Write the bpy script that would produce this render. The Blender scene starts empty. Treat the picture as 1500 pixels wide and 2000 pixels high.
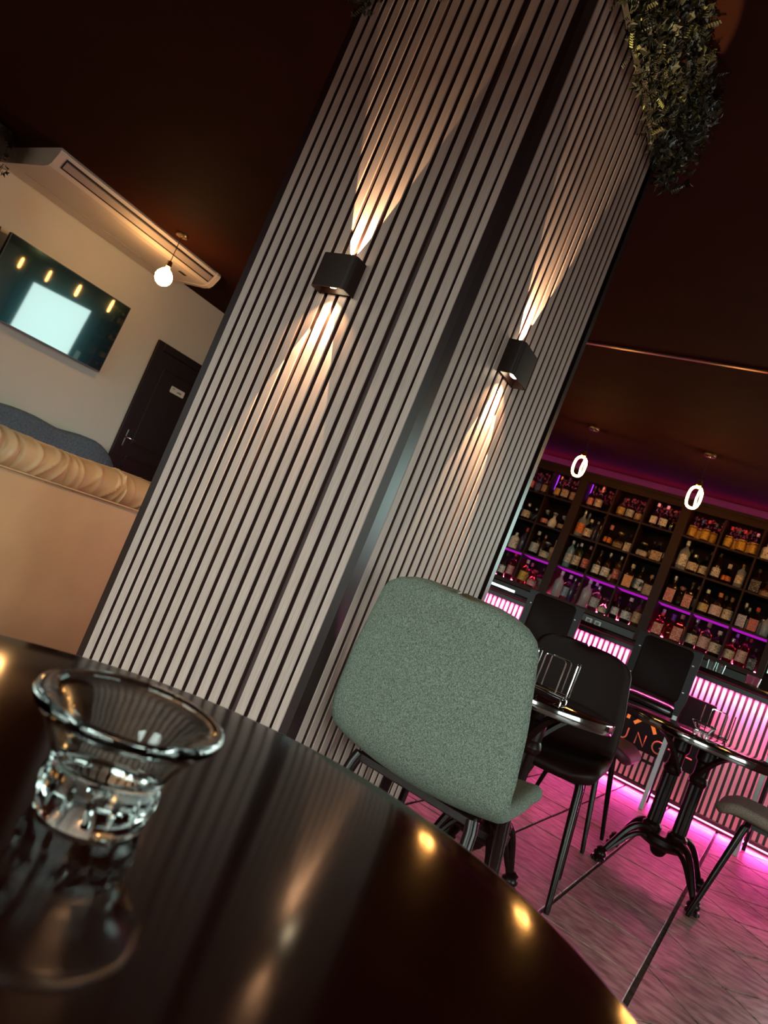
import bpy, bmesh, math, random
from mathutils import Vector, Matrix
random.seed(7)
S = bpy.context.scene
COL = S.collection
R = math.radians
PI = math.pi

# ------------------------------------------------------------------ camera
cam_d = bpy.data.cameras.new('camera')
cam = bpy.data.objects.new('camera', cam_d)
COL.objects.link(cam)
ROLL, PITCH, YAW = R(22.306), R(3.782), R(-32.724)
f0 = Vector((math.sin(YAW), math.cos(YAW), 0)); r0 = Vector((math.cos(YAW), -math.sin(YAW), 0)); u0 = Vector((0, 0, 1))
fw = f0*math.cos(PITCH) + u0*math.sin(PITCH)
up = u0*math.cos(PITCH) - f0*math.sin(PITCH)
rt = r0*math.cos(ROLL) + up*math.sin(ROLL)
up = up*math.cos(ROLL) - r0*math.sin(ROLL)
M = Matrix(((rt.x, up.x, -fw.x, 0), (rt.y, up.y, -fw.y, 0), (rt.z, up.z, -fw.z, 0.92), (0, 0, 0, 1)))
cam.matrix_world = M
cam_d.sensor_fit = 'VERTICAL'; cam_d.sensor_height = 36; cam_d.lens = 24.143
cam_d.clip_start = 0.02; cam_d.clip_end = 60
cam_d.dof.use_dof = True; cam_d.dof.focus_distance = 1.75; cam_d.dof.aperture_fstop = 8.0
S.camera = cam

# ------------------------------------------------------------------ world, exposure
w = bpy.data.worlds.new('world'); S.world = w; w.use_nodes = True
_n, _l = w.node_tree.nodes, w.node_tree.links
_g = _n.new('ShaderNodeTexCoord'); _x = _n.new('ShaderNodeSeparateXYZ'); _r = _n.new('ShaderNodeValToRGB')
_m = _n.new('ShaderNodeMapRange'); _m.inputs[1].default_value = -1; _m.inputs[2].default_value = 1
_l.new(_g.outputs['Generated'], _x.inputs[0]); _l.new(_x.outputs['Z'], _m.inputs[0]); _l.new(_m.outputs[0], _r.inputs[0])
_e = _r.color_ramp.elements                      # overcast sky over a darker street
_e[0].position = .0; _e[0].color = (.060, .040, .032, 1); _e[1].position = 1.0; _e[1].color = (.86, .97, .93, 1)
_k = _e.new(.47); _k.color = (.110, .080, .066, 1)
_k = _e.new(.515); _k.color = (.81, .925, .875, 1)
_l.new(_r.outputs[0], _n['Background'].inputs[0])
_n['Background'].inputs[1].default_value = 15.0   # sky strength
S.view_settings.view_transform = 'Standard'; S.view_settings.look = 'None'
S.view_settings.exposure = 0.0; S.view_settings.gamma = 1.0; S.view_settings.use_curve_mapping = False
S.cycles.use_denoising = True
S.cycles.max_bounces = 8; S.cycles.diffuse_bounces = 4; S.cycles.glossy_bounces = 5
S.cycles.transmission_bounces = 8; S.cycles.transparent_max_bounces = 8
S.cycles.caustics_reflective = False
S.cycles.sample_clamp_indirect = 6.0

WARM = (1.0, 0.56, 0.22)
LAMP_W = 70.0               # one beam of a wall lamp
PINK = (1.0, 0.10, 0.33)
PURPLE = (0.55, 0.02, 0.75)

# ------------------------------------------------------------------ materials
def lin(c):
    return tuple(((x/255)/12.92 if x/255 <= .04045 else ((x/255+.055)/1.055)**2.4) for x in c)
def nodes(name):
    m = bpy.data.materials.new(name); m.use_nodes = True
    n = m.node_tree.nodes; return m, n, m.node_tree.links, n['Principled BSDF']
def mat(name, col, rough=.5, metal=0.0, spec=.5, col2=None, scale=40, stretch=(1,1,1), detail=4, bump=0.0, trans=0.0, ior=1.45, coat=0.0, contrast=(.35,.65), rand=0.0, bscale=None):
    m, n, l, b = nodes(name)
    b.inputs['Base Color'].default_value = (*col, 1); b.inputs['Roughness'].default_value = rough
    b.inputs['Metallic'].default_value = metal; b.inputs['Specular IOR Level'].default_value = spec
    b.inputs['Transmission Weight'].default_value = trans; b.inputs['IOR'].default_value = ior
    b.inputs['Coat Weight'].default_value = coat
    if col2 is not None or bump:
        tc = n.new('ShaderNodeTexCoord'); mp = n.new('ShaderNodeMapping'); mp.inputs['Scale'].default_value = stretch
        l.new(tc.outputs['Object'], mp.inputs[0])
        nz = n.new('ShaderNodeTexNoise'); nz.inputs['Scale'].default_value = scale; nz.inputs['Detail'].default_value = detail
        l.new(mp.outputs[0], nz.inputs['Vector'])
        if col2 is not None:
            rp = n.new('ShaderNodeValToRGB'); rp.color_ramp.elements[0].position = contrast[0]; rp.color_ramp.elements[1].position = contrast[1]
            rp.color_ramp.elements[0].color = (*col, 1); rp.color_ramp.elements[1].color = (*col2, 1)
            l.new(nz.outputs['Fac'], rp.inputs[0]); out = rp.outputs[0]
            if rand:
                oi = n.new('ShaderNodeObjectInfo'); mx = n.new('ShaderNodeMix'); mx.data_type = 'RGBA'; mx.blend_type = 'MULTIPLY'
                mr = n.new('ShaderNodeMapRange'); mr.inputs[3].default_value = 1-rand; mr.inputs[4].default_value = 1.0
                l.new(oi.outputs['Random'], mr.inputs[0]); mx.inputs[0].default_value = 1
                l.new(out, mx.inputs[6]); l.new(mr.outputs[0], mx.inputs[7]); out = mx.outputs[2]
            l.new(out, b.inputs['Base Color'])
        if bump:
            src = nz
            if bscale:
                src = n.new('ShaderNodeTexNoise'); src.inputs['Scale'].default_value = bscale; src.inputs['Detail'].default_value = 3
                l.new(mp.outputs[0], src.inputs['Vector'])
            bp = n.new('ShaderNodeBump'); bp.inputs['Strength'].default_value = bump; bp.inputs['Distance'].default_value = .002
            l.new(src.outputs['Fac'], bp.inputs['Height']); l.new(bp.outputs[0], b.inputs['Normal'])
    return m
def emit(name, col, strength):
    m, n, l, b = nodes(name)
    b.inputs['Base Color'].default_value = (0, 0, 0, 1); b.inputs['Specular IOR Level'].default_value = 0
    b.inputs['Emission Color'].default_value = (*col, 1); b.inputs['Emission Strength'].default_value = strength
    return m
def fabric(name, c1, c2, c3, scale=820, rough=.95):
    m, n, l, b = nodes(name)
    tc = n.new('ShaderNodeTexCoord')
    outs = []
    for st in ((1, .28, .28), (.28, 1, 1)):
        mp = n.new('ShaderNodeMapping'); mp.inputs['Scale'].default_value = st
        l.new(tc.outputs['Object'], mp.inputs[0])
        z = n.new('ShaderNodeTexNoise'); z.inputs['Scale'].default_value = scale; z.inputs['Detail'].default_value = 2
        l.new(mp.outputs[0], z.inputs['Vector']); outs.append(z.outputs['Fac'])
    ad = n.new('ShaderNodeMath'); ad.operation = 'ADD'; l.new(outs[0], ad.inputs[0]); l.new(outs[1], ad.inputs[1])
    hf = n.new('ShaderNodeMath'); hf.operation = 'MULTIPLY'; hf.inputs[1].default_value = .5; l.new(ad.outputs[0], hf.inputs[0])
    rp = n.new('ShaderNodeValToRGB'); e = rp.color_ramp.elements
    e[0].position = .40; e[0].color = (*c1, 1); e[1].position = .60; e[1].color = (*c3, 1)
    k = e.new(.5); k.color = (*c2, 1)
    l.new(hf.outputs[0], rp.inputs[0]); l.new(rp.outputs[0], b.inputs['Base Color'])
    bp = n.new('ShaderNodeBump'); bp.inputs['Strength'].default_value = .35; bp.inputs['Distance'].default_value = .001
    l.new(hf.outputs[0], bp.inputs['Height']); l.new(bp.outputs[0], b.inputs['Normal'])
    b.inputs['Roughness'].default_value = rough; b.inputs['Specular IOR Level'].default_value = .2
    return m
def label_mat(name, col, ink):
    m, n, l, b = nodes(name)
    tc = n.new('ShaderNodeTexCoord'); mp = n.new('ShaderNodeMapping'); mp.inputs['Scale'].default_value = (1, 1, 2.2)
    l.new(tc.outputs['Object'], mp.inputs[0])
    z = n.new('ShaderNodeTexNoise'); z.inputs['Scale'].default_value = 60; z.inputs['Detail'].default_value = 1
    l.new(mp.outputs[0], z.inputs['Vector'])
    rp = n.new('ShaderNodeValToRGB'); e = rp.color_ramp.elements
    e[0].position = .56; e[0].color = (*col, 1); e[1].position = .62; e[1].color = (*ink, 1)
    l.new(z.outputs['Fac'], rp.inputs[0]); l.new(rp.outputs[0], b.inputs['Base Color'])
    b.inputs['Roughness'].default_value = .5
    return m

MT = {}
MT['slat'] = mat('slat_wood', (.268, .183, .163), .52, col2=(.405, .294, .267), scale=55, stretch=(7, 7, .22), contrast=(.3, .7), bump=.12, rand=.12)
MT['slat_back'] = mat('slat_backing', (.026, .0065, .0055), .6)
MT['trim_dark'] = mat('dark_trim', (.016, .007, .007), .30, spec=.3)
MT['ceiling'] = mat('ceiling_paint', (.030, .0085, .0040), .8, col2=(.034, .010, .0048), scale=3, spec=.04)
MT['wall_left'] = mat('wall_paint_beige', (.70, .715, .63), .85, col2=(.73, .745, .66), scale=2)
MT['wall_dark'] = mat('wall_paint_brown', (.055, .025, .018), .8, col2=(.065, .03, .022), scale=3)
MT['wall_other'] = mat('wall_paint_warm', (.20, .13, .095), .85, col2=(.22, .145, .105), scale=2)
MT['tile'] = mat('stone_tile', (.13, .072, .060), .40, col2=(.42, .255, .215), scale=13, stretch=(1, 2.2, 1), detail=12, contrast=(.36, .62), bump=.15, rand=.22)
MT['grout'] = mat('grout', (.055, .035, .032), .85, col2=(.13, .095, .085), scale=25)
MT['lacquer'] = mat('black_lacquer', (.011, .0015, .0008), .10, spec=.36, bump=.006, scale=9, coat=.0)
MT['lacquer_edge'] = mat('table_edge_lacquer', (.016, .0022, .0015), .38, spec=.3)
MT['chrome'] = mat('chrome', (.80, .80, .80), .08, 1.0)
MT['steel'] = mat('brushed_steel', (.62, .66, .68), .26, 1.0)
MT['iron'] = mat('black_cast_iron', (.0085, .0018, .0016), .32, spec=.22, col2=(.013, .003, .0027), scale=60, bump=.2)
MT['legmetal'] = mat('black_metal_leg', (.0085, .0022, .0022), .27, spec=.28)
MT['lampblack'] = mat('black_lamp_body', (.015, .0055, .004), .42, spec=.25)
MT['fabric_grey'] = fabric('grey_green_weave', (.052, .061, .050), (.108, .124, .102), (.195, .215, .180))
MT['fabric_brown'] = fabric('brown_grey_weave', (.110, .074, .058), (.200, .140, .110), (.28, .205, .165))
MT['leather_black'] = mat('black_leather', (.0100, .0016, .0013), .55, spec=.18, bump=.06, scale=300)
MT['leather_plum'] = mat('plum_leather', (.050, .010, .016), .55, spec=.3, bump=.06, scale=300)
MT['leather_tan'] = mat('tan_leather', (.43, .265, .145), .44, col2=(.47, .29, .16), scale=6, bump=.05, bscale=350)
MT['fabric_blue'] = fabric('blue_grey_weave', (.085, .125, .155), (.115, .165, .20), (.15, .20, .24), scale=160)
MT['white_plastic'] = mat('white_plastic', (.72, .66, .58), .4)
MT['vent'] = mat('vent_louvre', (.38, .34, .31), .45)
MT['dark_slot'] = mat('dark_slot', (.012, .006, .005), .7)
MT['brass'] = mat('antique_brass', (.55, .36, .14), .28, 1.0)
MT['cord'] = mat('dark_cord', (.02, .012, .01), .7)
MT['door'] = mat('dark_wood_door', (.014, .005, .004), .42, spec=.3, col2=(.020, .008, .006), scale=30, stretch=(4, 4, .3))
MT['doorframe'] = mat('dark_wood_frame', (.016, .006, .005), .45, spec=.3)
MT['sign_white'] = mat('white_sign_plastic', (.80, .80, .74), .5)
MT['print_grey'] = mat('grey_print', (.22, .22, .21), .6)
MT['screen'] = mat('glossy_screen', (.005, .005, .007), .14, spec=.26, coat=1.0)
_b = MT['screen'].node_tree.nodes['Principled BSDF']; _b.inputs['Coat Roughness'].default_value = .03; _b.inputs['Coat IOR'].default_value = 1.75
_b.inputs['Specular Tint'].default_value = (.25, .75, .85, 1)
MT['bezel'] = mat('screen_bezel', (.012, .008, .008), .3)
MT['shelf'] = mat('dark_shelf_board', (.024, .0075, .0045), .55, spec=.3, col2=(.032, .010, .006), scale=20, stretch=(.3, 4, 4))
MT['shelf_back'] = mat('shelf_back_panel', (.010, .003, .003), .7, spec=.2)
MT['bar_slat'] = mat('pale_bar_slat', (.72, .58, .55), .5, col2=(.80, .66, .62), scale=40, stretch=(5, 5, .3))
MT['bar_dark'] = mat('bar_dark_panel', (.020, .008, .010), .4)
MT['counter'] = mat('counter_stone', (.016, .009, .009), .16)
MT['sign_panel'] = mat('sign_panel', (.010, .004, .007), .5, spec=.2)
MT['gunmetal'] = mat('dark_gunmetal', (.013, .008, .011), .40, .2, spec=.3)
MT['satin_leg'] = mat('satin_grey_metal', (.56, .68, .68), .30, .25)
MT['sign_orange'] = emit('sign_letter_orange', (1.0, .22, .05), .85)
MT['sign_cream'] = mat('sign_letter_cream', (.85, .45, .20), .5)
MT['led_pink'] = emit('led_pink', PINK, 60)
MT['led_floor'] = emit('led_pink_floor', PINK, 14)
MT['led_purple'] = emit('led_purple', (.62, .015, .70), .62)
MT['led_violet'] = emit('led_violet', (.42, .03, .80), 1.6)
MT['led_cove'] = emit('led_cove', (.72, .05, .62), 6)
MT['led_red'] = emit('led_red_pink', (1.0, .10, .22), 50)
MT['led_rose'] = emit('led_rose', (1.0, .16, .36), 9.0)
MT['bulb_glow'] = emit('bulb_glow', (1.0, .45, .11), 80)
MT['bulb_white'] = emit('bulb_white_glow', (1.0, .50, .17), 74)
MT['lens_glow'] = emit('lamp_lens_glow', (1.0, .80, .50), 25)
def pane_material():
    m = bpy.data.materials.new('window_pane'); m.use_nodes = True; n = m.node_tree.nodes; l = m.node_tree.links; n.clear()
    o = n.new('ShaderNodeOutputMaterial'); t = n.new('ShaderNodeBsdfTransparent'); g = n.new('ShaderNodeBsdfGlossy'); x = n.new('ShaderNodeMixShader'); f = n.new('ShaderNodeFresnel')
    g.inputs['Roughness'].default_value = .0; t.inputs[0].default_value = (.93, .97, .95, 1)
    l.new(f.outputs[0], x.inputs[0]); l.new(t.outputs[0], x.inputs[1]); l.new(g.outputs[0], x.inputs[2]); l.new(x.outputs[0], o.inputs[0]); return m
MT['window_glow'] = pane_material()
MT['window_bar_glow'] = emit('daylight_pane_bar_side', (.72, 1.0, .92), 11)
MT['screen_mint'] = emit('lit_screen_mint', (.72, 1.0, .82), .95)
MT['glass'] = mat('clear_glass', (.93, .98, .97), .0, trans=1.0, ior=1.5)
MT['alu'] = mat('aluminium_strip', (.62, .52, .50), .3, 1.0)
MT['leaf'] = None
MT['blossom'] = mat('pink_blossom', (.75, .20, .28), .7, col2=(.55, .12, .2), scale=30)

def leaf_material():
    m, n, l, b = nodes('artificial_leaf')
    at = n.new('ShaderNodeAttribute'); at.attribute_name = 'tint'
    rp = n.new('ShaderNodeValToRGB'); e = rp.color_ramp.elements
    e[0].position = 0; e[0].color = (.010, .008, .003, 1); e[1].position = 1; e[1].color = (.30, .34, .12, 1)
    k = e.new(.6); k.color = (.040, .036, .013, 1)
    k2 = e.new(.9); k2.color = (.11, .11, .038, 1)
    l.new(at.outputs['Fac'], rp.inputs[0]); l.new(rp.outputs[0], b.inputs['Base Color'])
    b.inputs['Roughness'].default_value = .55
    return m
MT['leaf'] = leaf_material()

# ------------------------------------------------------------------ mesh helpers
class MB:
    """collects primitive shapes into one mesh"""
    def __init__(s): s.v = []; s.f = []; s.mi = []; s.cur = 0
    def add(s, vs, fs):
        o = len(s.v); s.v += [tuple(v) for v in vs]; s.f += [tuple(i+o for i in f) for f in fs]; s.mi += [s.cur]*len(fs); return s
    def box(s, x0, x1, y0, y1, z0, z1, c=0.0, mtx=None):
        """box; with c > 0 all twelve edges are chamfered"""
        xs, ys, zs = sorted((x0, x1)), sorted((y0, y1)), sorted((z0, z1))
        bm = bmesh.new(); bmesh.ops.create_cube(bm, size=1)
        for v in bm.verts:
            v.co = Vector((xs[0] if v.co.x < 0 else xs[1], ys[0] if v.co.y < 0 else ys[1], zs[0] if v.co.z < 0 else zs[1]))
        if c > 0:
            c = min(c, .45*min(xs[1]-xs[0], ys[1]-ys[0], zs[1]-zs[0]))
            bmesh.ops.bevel(bm, geom=list(bm.edges), offset=c, segments=1, affect='EDGES')
        if mtx is not None: bm.transform(mtx)
        bm.verts.index_update()
        s.add([v.co[:] for v in bm.verts], [[v.index for v in f.verts] for f in bm.faces]); bm.free(); return s
    def tube(s, pts, r, n=8, closed=False, cap=True):
        pts = [Vector(p) for p in pts]; k = len(pts)
        rs = r if isinstance(r, (list, tuple)) else [r]*k
        rings = []; ref = None
        for i, p in enumerate(pts):
            a = pts[(i-1) % k] if (closed or i > 0) else p; b = pts[(i+1) % k] if (closed or i < k-1) else p
            t = (b-a).normalized() if (b-a).length > 1e-9 else Vector((0, 0, 1))
            if ref is None:
                ref = t.orthogonal().normalized()
            ref = (ref - t*ref.dot(t))
            ref = ref.normalized() if ref.length > 1e-6 else t.orthogonal().normalized()
            q = t.cross(ref)
            rings.append([p + (ref*math.cos(2*PI*j/n) + q*math.sin(2*PI*j/n))*rs[i] for j in range(n)])
        vs = [v for g in rings for v in g]; fs = []
        m = k if closed else k-1
        for i in range(m):
            a = i*n; b = ((i+1) % k)*n
            for j in range(n):
                fs.append((a+j, a+(j+1) % n, b+(j+1) % n, b+j))
        if cap and not closed:
            fs.append(tuple(range(n))[::-1]); fs.append(tuple((k-1)*n+j for j in range(n)))
        return s.add(vs, fs)
    def lathe(s, prof, n=20, c=(0, 0, 0), sx=1.0, sy=1.0, rot=0.0):
        vs = []; fs = []; k = len(prof)
        for r, z in prof:
            for j in range(n):
                a = 2*PI*j/n + rot
                vs.append((c[0]+max(r, 1e-5)*math.cos(a)*sx, c[1]+max(r, 1e-5)*math.sin(a)*sy, c[2]+z))
        for i in range(k-1):
            for j in range(n):
                fs.append((i*n+j, i*n+(j+1) % n, (i+1)*n+(j+1) % n, (i+1)*n+j))
        fs.append(tuple(range(n))[::-1]); fs.append(tuple((k-1)*n+j for j in range(n)))
        return s.add(vs, fs)
    def prism(s, poly, axis, a, b, mtx=None):
        """extrude a closed 2-D outline along an axis"""
        k = len(poly); vs = []
        for t in (a, b):
            for p, q in poly:
                v = {'x': (t, p, q), 'y': (p, t, q), 'z': (p, q, t)}[axis]
                vs.append(mtx @ Vector(v) if mtx is not None else v)
        fs = [tuple(range(k))[::-1], tuple(range(k, 2*k))]
        for i in range(k): fs.append((i, (i+1) % k, k+(i+1) % k, k+i))
        return s.add(vs, fs)
    def grid(s, rows, closed_u=False):
        h = len(rows); wd = len(rows[0]); vs = [p for r in rows for p in r]; fs = []
        for i in range(h-1):
            for j in range(wd if closed_u else wd-1):
                j2 = (j+1) % wd
                fs.append((i*wd+j, i*wd+j2, (i+1)*wd+j2, (i+1)*wd+j))
        return s.add(vs, fs)
    def mesh(s, name, mats, smooth=True, ang=40):
        me = bpy.data.meshes.new(name); me.from_pydata(s.v, [], s.f)
        for m in (mats if isinstance(mats, (list, tuple)) else [mats]): me.materials.append(m)
        if any(s.mi): me.polygons.foreach_set('material_index', s.mi)
        bm = bmesh.new(); bm.from_mesh(me); bmesh.ops.recalc_face_normals(bm, faces=bm.faces); bm.to_mesh(me); bm.free()
        if smooth:
            me.shade_smooth(); me.set_sharp_from_angle(angle=R(ang))
        me.update(); return me
    def obj(s, name, mats, parent=None, loc=None, rz=0.0, **kw):
        o = bpy.data.objects.new(name, s.mesh(name, mats, **kw)); COL.objects.link(o)
        if parent is not None: o.parent = parent
        if loc is not None: o.location = loc
        o.rotation_euler[2] = rz
        return o
def empty(name, loc=(0, 0, 0), rz=0.0):
    o = bpy.data.objects.new(name, None); COL.objects.link(o); o.location = loc; o.rotation_euler[2] = rz
    o.empty_display_size = .1; return o
def tag(o, label=None, cat=None, group=None, kind=None):
    for k, v in (('label', label), ('category', cat), ('group', group), ('kind', kind)):
        if v: o[k] = v
    return o
def inst(me, name, parent, loc=(0, 0, 0), rz=0.0, sc=None):
    o = bpy.data.objects.new(name, me); COL.objects.link(o); o.parent = parent; o.location = loc; o.rotation_euler[2] = rz
    if sc: o.scale = sc
    return o
def rrect(w, h, r, n=5):
    """rounded rectangle outline centred on 0,0"""
    out = []
    for cx, cy, a0 in ((w/2-r, h/2-r, 0), (-w/2+r, h/2-r, 90), (-w/2+r, -h/2+r, 180), (w/2-r, -h/2+r, 270)):
        for i in range(n+1):
            a = R(a0+90*i/n); out.append((cx+r*math.cos(a), cy+r*math.sin(a)))
    return out
def light(name, kind, loc, energy, col, parent=None, **kw):
    d = bpy.data.lights.new(name, kind); d.energy = energy; d.color = col
    for k, v in kw.items(): setattr(d, k, v)
    o = bpy.data.objects.new(name, d); COL.objects.link(o); o.location = loc
    if parent is not None: o.parent = parent
    return o

# ================================================================== the room shell
X0, X1, Y0, Y1, ZC = -6.40, 4.0, -1.9, 7.75, 2.86
def shell(name, bm, m, **kw):
    o = bm.obj(name, m, smooth=False, **kw); o['kind'] = 'structure'; return o
floor = shell('floor', MB().box(X0-.2, X1+.2, Y0-.2, Y1+.2, -.12, -.012), MT['grout'])
ceiling = shell('ceiling', MB().box(X0-.2, X1+.2, Y0-.2, Y1+.2, ZC, ZC+.12), MT['ceiling'])
wl = shell('wall_left', MB().box(X0-.15, X0, Y0-.2, Y1+.2, -.012, ZC), MT['wall_left'])

def wall_with_holes(name, axis, at0, at1, a0, a1, holes, m):
    """wall lying along x (axis 'x') or y with rectangular openings (a, b, z0, z1)"""
    b = MB(); cuts = sorted(holes)
    def put(p, q, z0, z1):
        if q-p < 1e-4 or z1-z0 < 1e-4: return
        if axis == 'x': b.box(p, q, at0, at1, z0, z1)
        else: b.box(at0, at1, p, q, z0, z1)
    cur = a0
    for h0, h1, z0, z1 in cuts:
        put(cur, h0, -.012, ZC); put(h0, h1, -.012, z0); put(h0, h1, z1, ZC); cur = h1
    put(cur, a1, -.012, ZC)
    return shell(name, b, m)
def window(n, axis, at, a0, a1, z0, z1, glow, bars=2):
    e = empty('window_%d' % n); e['kind'] = 'structure'
    fr = MB(); t = .05
    def bx(b, p, q, zz0, zz1, d0, d1):
        return b.box(p, q, at+d0, at+d1, zz0, zz1, .004) if axis == 'x' else b.box(at+d0, at+d1, p, q, zz0, zz1, .004)
    for p, q, zz0, zz1 in ((a0, a0+t, z0, z1), (a1-t, a1, z0, z1), (a0+t, a1-t, z0, z0+t), (a0+t, a1-t, z1-t, z1)): bx(fr, p, q, zz0, zz1, -.03, .03)
    fr.obj('window_frame', MT['doorframe'], e, smooth=False)
    for i in range(1, bars):
        c = a0+(a1-a0)*i/bars; bx(MB(), c-.025, c+.025, z0+t, z1-t, -.03, .03).obj('mullion', MT['doorframe'], e, smooth=False)
    for i in range(bars):
        p = a0+t+(a1-a0-t)*i/bars if i else a0+t; q = a0+(a1-a0)*(i+1)/bars-.025 if i < bars-1 else a1-t
        if i: p = a0+(a1-a0)*i/bars+.025
        bx(MB(), p, q, z0+t, z1-t, -.006, .006).obj('pane', glow, e, smooth=False)
wall_with_holes('wall_bar', 'x', Y1, Y1+.15, X0, X1, [(.85, 3.55, .95, 2.40)], MT['wall_dark'])
window(1, 'x', Y1+.06, .85, 3.55, .95, 2.40, MT['window_bar_glow'], 1)
def portal(loc, rot, sx, sy):
    l_ = light('window_portal', 'AREA', loc, 1, (1, 1, 1), None, shape='RECTANGLE', size=sx, size_y=sy); l_.rotation_euler = rot
    l_.data.cycles.is_portal = True
FW = [(-6.2, -5.25, .25, 2.15), (-4.9, -3.3, .25, 2.15), (-2.7, -.9, .10, 2.15), (-.3, 1.5, .25, 2.15)]  # first window is an unseen addition, throwing daylight along the screen wall
wall_with_holes('wall_front', 'x', Y0-.15, Y0, X0, X1, FW, MT['wall_other'])
for i, h in enumerate(FW):
    window(2+i, 'x', Y0-.06, *h, MT['window_glow'], 2)
    portal(((h[0]+h[1])/2, Y0-.16, (h[2]+h[3])/2), (R(90), 0, 0), h[1]-h[0], h[3]-h[2])
SW_ = (-.8, 2.2, .35, 2.15)
wall_with_holes('wall_right', 'y', X1, X1+.15, Y0, Y1, [SW_], MT['wall_other'])
window(6, 'y', X1+.06, *SW_, MT['window_glow'], 3)
portal((X1+.16, (SW_[0]+SW_[1])/2, (SW_[2]+SW_[3])/2), (R(90), 0, R(90)), SW_[1]-SW_[0], SW_[3]-SW_[2])
# metal strip across the ceiling
b = MB(); b.box(-3.2, 3.6, 4.366, 4.392, ZC-.012, ZC, .002)
o = b.obj('trim_1', MT['alu'], smooth=False); o['kind'] = 'structure'
# dark panel edge beside the screen
b = MB(); b.box(X0, X0+.04, 1.2, 2.70, 0, 2.30, .004)
o = b.obj('trim_2', mat('brown_wall_panel', (.11, .035, .018), .5), smooth=False); o['kind'] = 'structure'
b = MB(); b.box(X0, X0+.015, 2.70, 4.52, 0, .09, .003)
o = b.obj('baseboard_left', MT['doorframe'], smooth=False); o['kind'] = 'structure'

# ---- floor tiles: 33 cm squares in line with the bar, and a field laid at 45 degrees beyond the joint
TX, TY = .345, .333
tile_me = MB().box(-TX/2+.006, TX/2-.006, -TY/2+.004, TY/2-.004, -.02, 0, .0025).mesh('tile', MT['tile'], smooth=False)
rim_me = MB().box(-TX/2+.006, TX/2-.006, -TY/2+.004, TY/2-.004, -.02, 0, .0025).mesh('tile', MT['tile'], smooth=False)
n_t = 0
for i in range(8):
    for j in range(-2, 12):
        x = -.115 - TX*(i+.5); y = 2.27 + TY*(j+.5)
        inst(tile_me, 'tile', floor, (x, y, random.uniform(-.0012, .0008))); n_t += 1
diag_me = MB().box(-.1615, .1615, -.1615, .1615, -.02, 0, .0025).mesh('tile', MT['tile'], smooth=False)
def clip_tile(c):
    """a 45 degree tile cut off along the straight joint at x = -0.103"""
    h = .1625*math.sqrt(2); cut = -.103
    poly = [(c[0]+h, c[1]), (c[0], c[1]+h), (c[0]-h, c[1]), (c[0], c[1]-h)]
    out = []
    for k in range(4):
        p, q = poly[k], poly[(k+1) % 4]
        if p[0] >= cut: out.append(p)
        if (p[0] >= cut) != (q[0] >= cut):
            t = (cut-p[0])/(q[0]-p[0]); out.append((cut, p[1]+t*(q[1]-p[1])))
    return out
D = .333*math.sqrt(2)
for i in range(-1, 11):
    for j in range(0, 22):
        x = -.115 + D/2*(i) + 0.0; y = 2.045 - D + D/2*j
        if (i+j) % 2: continue
        if y < 1.70 or y > 6.2 or x > 1.7: continue
        if x > -.103 + D/2 - .01: inst(diag_me, 'tile', floor, (x, y, random.uniform(-.001, .0006)), R(45))
        else:
            p = clip_tile((x, y))
            if len(p) > 2:
                MB().prism(p, 'z', -.02, 0).obj('tile', MT['tile'], floor, smooth=False)
# the rest of the floor, out of sight: one slab at tile level
far = MB()
far.box(X0, -.115-TX*8, Y0, Y1, -.02, -.001); far.box(-.115-TX*8, -.115, Y0, 1.602, -.02, -.001); far.box(-.110, X1, Y0, 1.72, -.021, -.002); far.box(-.115-TX*8, X1, 6.27, Y1, -.02, -.001)
far.box(1.72, X1, 1.9, 6.27, -.02, -.001)
far.obj('screed', MT['tile'], floor, smooth=False)

# ================================================================== slatted pillar
PX, PY = -.916, 1.40             # the corner nearest the camera
PL, PB = -1.725, 2.235           # far ends
pil = empty('slatted_pillar', ((PX+PL)/2, (PY+PB)/2, 0))
tag(pil, 'square pillar clad in vertical grey-brown wood slats with dark corner strips', 'pillar', kind='thing')
off = Vector((-(PX+PL)/2, -(PY+PB)/2, 0))
def pobj(b, name, m, **kw): return b.obj(name, m, pil, loc=off, **kw)
D_ = .014
pobj(MB().box(PL+D_, PX-D_, PY+D_, PB-D_, 0, ZC), 'core', MT['slat_back'], smooth=False)
P_ = .0428; SW = .0300
# front face, facing -y: slats from x = -0.9416 down to -1.69
MT['groove'] = mat('dark_groove_stain', (.060, .026, .022), .6)
def stain_flanks(me, axis):
    me.materials.append(MT['groove'])
    for p in me.polygons:
        if abs(p.normal[axis]) > .9: p.material_index = 1
    return me
sl = MB().box(-SW/2, SW/2, 0, D_+.002, .0, ZC-.001, .0022).mesh('slat', MT['slat'], smooth=False)
xs = []; x = -.9416-.013
k = 0
for gx in [-.9535] + [-.966-.0428*i-(.010 if i >= 3 else 0)-.0215 for i in range(17)]:
    if gx-SW/2 < -1.6995: break
    xs.append(gx)
narrow = MB().box(-.0115, .0115, 0, D_+.002, 0, ZC-.001, .0022).mesh('slat', MT['slat'], smooth=False)
for i, gx in enumerate(xs):
    inst(narrow if i == 0 else sl, 'slat', pil, (gx+off.x, PY+off.y, 0))
last = xs[-1]-P_
if last > -1.71: inst(narrow, 'slat', pil, (max(last, -1.686)+off.x, PY+off.y, 0))
stain_flanks(sl, 0); stain_flanks(narrow, 0)
# side face, facing +x: slats from y = 1.445 to 2.20
sly = MB().box(-D_-.002, 0, -SW/2, SW/2, 0, ZC-.001, .0022).mesh('slat', MT['slat'], smooth=False)
stain_flanks(sly, 1)
y = 1.4455+.018
while y+SW/2 < 2.205:
    inst(sly, 'slat', pil, (PX+off.x, y+off.y, 0)); y += .0432
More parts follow.
